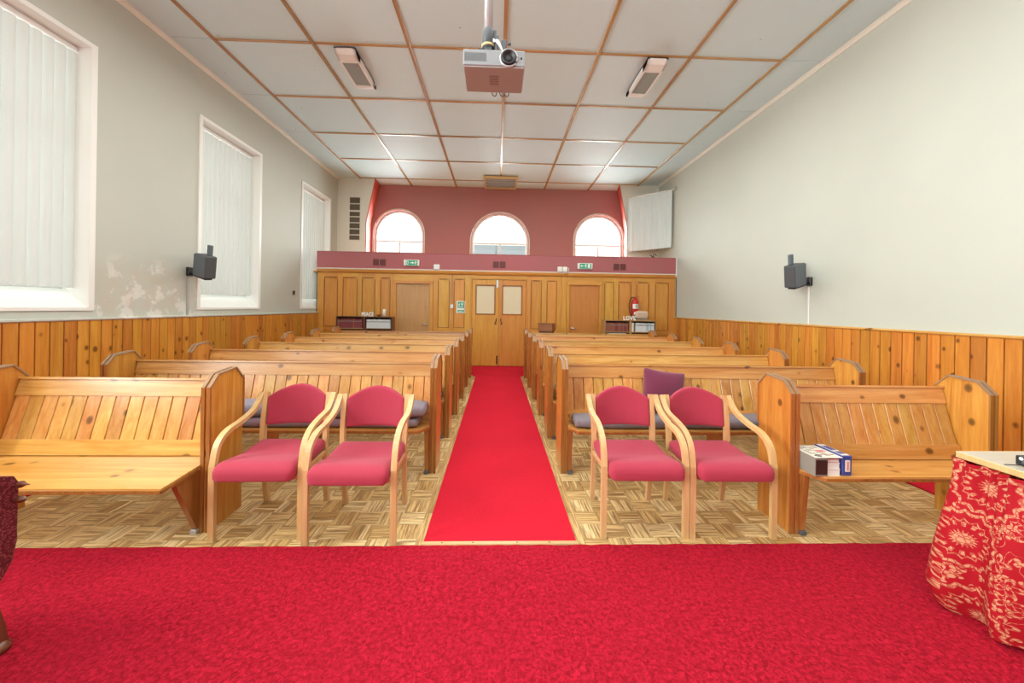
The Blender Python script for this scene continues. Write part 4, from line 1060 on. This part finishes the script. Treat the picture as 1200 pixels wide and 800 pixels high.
# ------------------------------------------------------------------ cloth-covered table at the right
t = thing('table', (2.2, 1.66, 0), 'light wood-topped table in the right foreground', 'table')
MB().box(0, 1.5, -1.5, 0, .722, .750, .002).build('tabletop', 'tabletop', t)
MB().box(-.006, 1.506, -1.506, -1.5, .722, .750, .002).box(-.006, 0, -1.506, .006, .722, .750, .002).box(-.006, 1.506, 0, .006, .722, .750, .002).build('edging', 'beech', t)
for x in (.08, 1.42):
    for y in (-.08, -1.42): MB().box(x-.025, x+.025, y-.025, y+.025, .0178, .722, .003).build('leg', 'pewZ', t)
path = []; 
for k in range(60): path.append((3.66-(3.66-2.205)*k/60, 1.650, (0, 1)))
for k in range(6): a = PI/2+(PI/2)*k/6; path.append((2.205+.02*math.cos(a), 1.655-.02+.02*math.sin(a), (math.cos(a), math.sin(a))))
for k in range(70): path.append((2.185, 1.635-1.45*k/69, (-1, 0)))
mb = MB(); vs = []; uv = []; L = 0; NZ = 26
# densify along the path
dense = []
for a, b in zip(path, path[1:]):
    n = 4
    for q in range(n): u = q/n; nn = (a[2][0]*(1-u)+b[2][0]*u, a[2][1]*(1-u)+b[2][1]*u); l = math.hypot(*nn) or 1; dense.append((a[0]*(1-u)+b[0]*u, a[1]*(1-u)+b[1]*u, (nn[0]/l, nn[1]/l)))
prev = None
for p in dense:
    if prev: L += math.hypot(p[0]-prev[0], p[1]-prev[1])
    prev = p
    for j in range(NZ+1):
        v = j/NZ; z = .722-(.722-.020)*v
        top = math.exp(-v*22)
        fold = .024*math.sin(L*34+.8*math.sin(L*9)+v*1.2)+.012*math.sin(L*15+2+v*2.1)
        ruff = .016*math.sin(L*120+math.sin(L*31)*2)*math.exp(-v*5)
        out = .008+.040*v**1.1+.010*math.sin(PI*min(1, v*1.02))**2*(1+.5*math.sin(L*5+1))
        if v > .86: out -= (v-.86)/.14*.06*(.6+.4*math.sin(L*6))
        off = out+fold*(.5+1.5*v)+ruff
        zz = z+(.012*math.sin(L*19)*max(0, v-.8)*5 if v < 1 else .016*math.sin(L*19)+.006)
        vs.append((p[0]+p[2][0]*off, p[1]+p[2][1]*off, max(zz, .018))); uv.append((L*1.15, .722*v*1.05))
nd = len(dense)
mb.add(vs, [(k*(NZ+1)+j, (k+1)*(NZ+1)+j, (k+1)*(NZ+1)+j+1, k*(NZ+1)+j+1) for k in range(nd-1) for j in range(NZ)], True)
cl = mb.build('table_cloth', 'damask', None, uv)
tag(cl, 'gathered red and gold floral cloth hanging round the right foreground table', 'tablecloth')
t = thing('media_player', (2.27, 1.36, .7505), 'small black electronic box on the right foreground table', 'electronics')
MB().box(0, .22, 0, .155, .002, .042, .003).build('casing', 'black', t); MB().box(-.001, .0, .02, .135, .012, .034).build('end_panel', 'dgrey', t)
MB().lathe([(.001, 0), (.007, 0), (.007, .002), (.001, .003)], (-.001, .135, .032), 10, Ry(-PI/2)).build('button', 'plastic', t)
tag(MB().tube(spline([(2.27, 1.50, .7535), (2.25, 1.505, .7525), (2.215, 1.51, .7522)], 4), .0017, 5).build('cable', 'black'), 'thin black cable lying on the right foreground table', 'cable')

# ------------------------------------------------------------------ maroon chair at the left edge
t = thing('upholstered_chair', (-2.16, 1.36, 0), 'dark wooden chair with maroon patterned upholstery cut off by the left edge', 'chair')
pr = [(-.30, .20), (-.28, .74), (.06, .735), (.15, .70), (.165, .67), (.162, .44), (.145, .36), (.08, .25), (-.05, .16)]
mb = MB().prism(pr, .19, .25); uv = [(v[1], v[2]) for v in mb.v]; mb.build('arm_panel', 'maroon', t, uv)
pr2 = [(-.32, .10), (-.31, .62), (.14, .62), (.165, .60), (.172, .44), (.158, .36), (.09, .24), (-.05, .10)]
MB().prism(pr2, .18, .24).build('side_frame', 'darkwood', t)
mb = MB().soft((.25, .24, .07), .05, 7, None, (-.06, -.08, .44)); mb.build('seat', 'maroon', t, [(v[0], v[1]) for v in mb.v])
mb = MB().soft((.25, .05, .32), .045, 7, None, (-.06, -.40, .78)); mb.build('backrest', 'maroon', t, [(v[0], v[2]) for v in mb.v])
for x in (-.30, .22):
    MB().prism([(.10, .018), (.155, .018), (.14, .12), (.10, .30), (.02, .30), (.07, .12)], x-.02, x+.02).lathe([(.001, .0), (.035, .0), (.04, .02), (.02, .04), (.001, .04)], (x, .13, .018), 12).build('front_leg', 'darkwood', t)
    MB().prism([(-.42, .018), (-.46, .018), (-.40, .3), (-.34, .3)], x-.02, x+.02).build('rear_leg', 'darkwood', t)
MB().lathe([(.001, 0), (.012, 0), (.014, .012), (.004, .03), (.001, .045)], (.262, .155, .665), 10, Ry(PI/2)).build('knob', 'darkwood', t)
MB().lathe([(.001, 0), (.012, 0), (.014, .012), (.008, .025), (.001, .03)], (.262, .155, .605), 10, Ry(PI/2)).build('knob', 'darkwood', t)
MB().box(-.30, .22, -.34, .12, .30, .36, .01).build('seat_frame', 'darkwood', t)
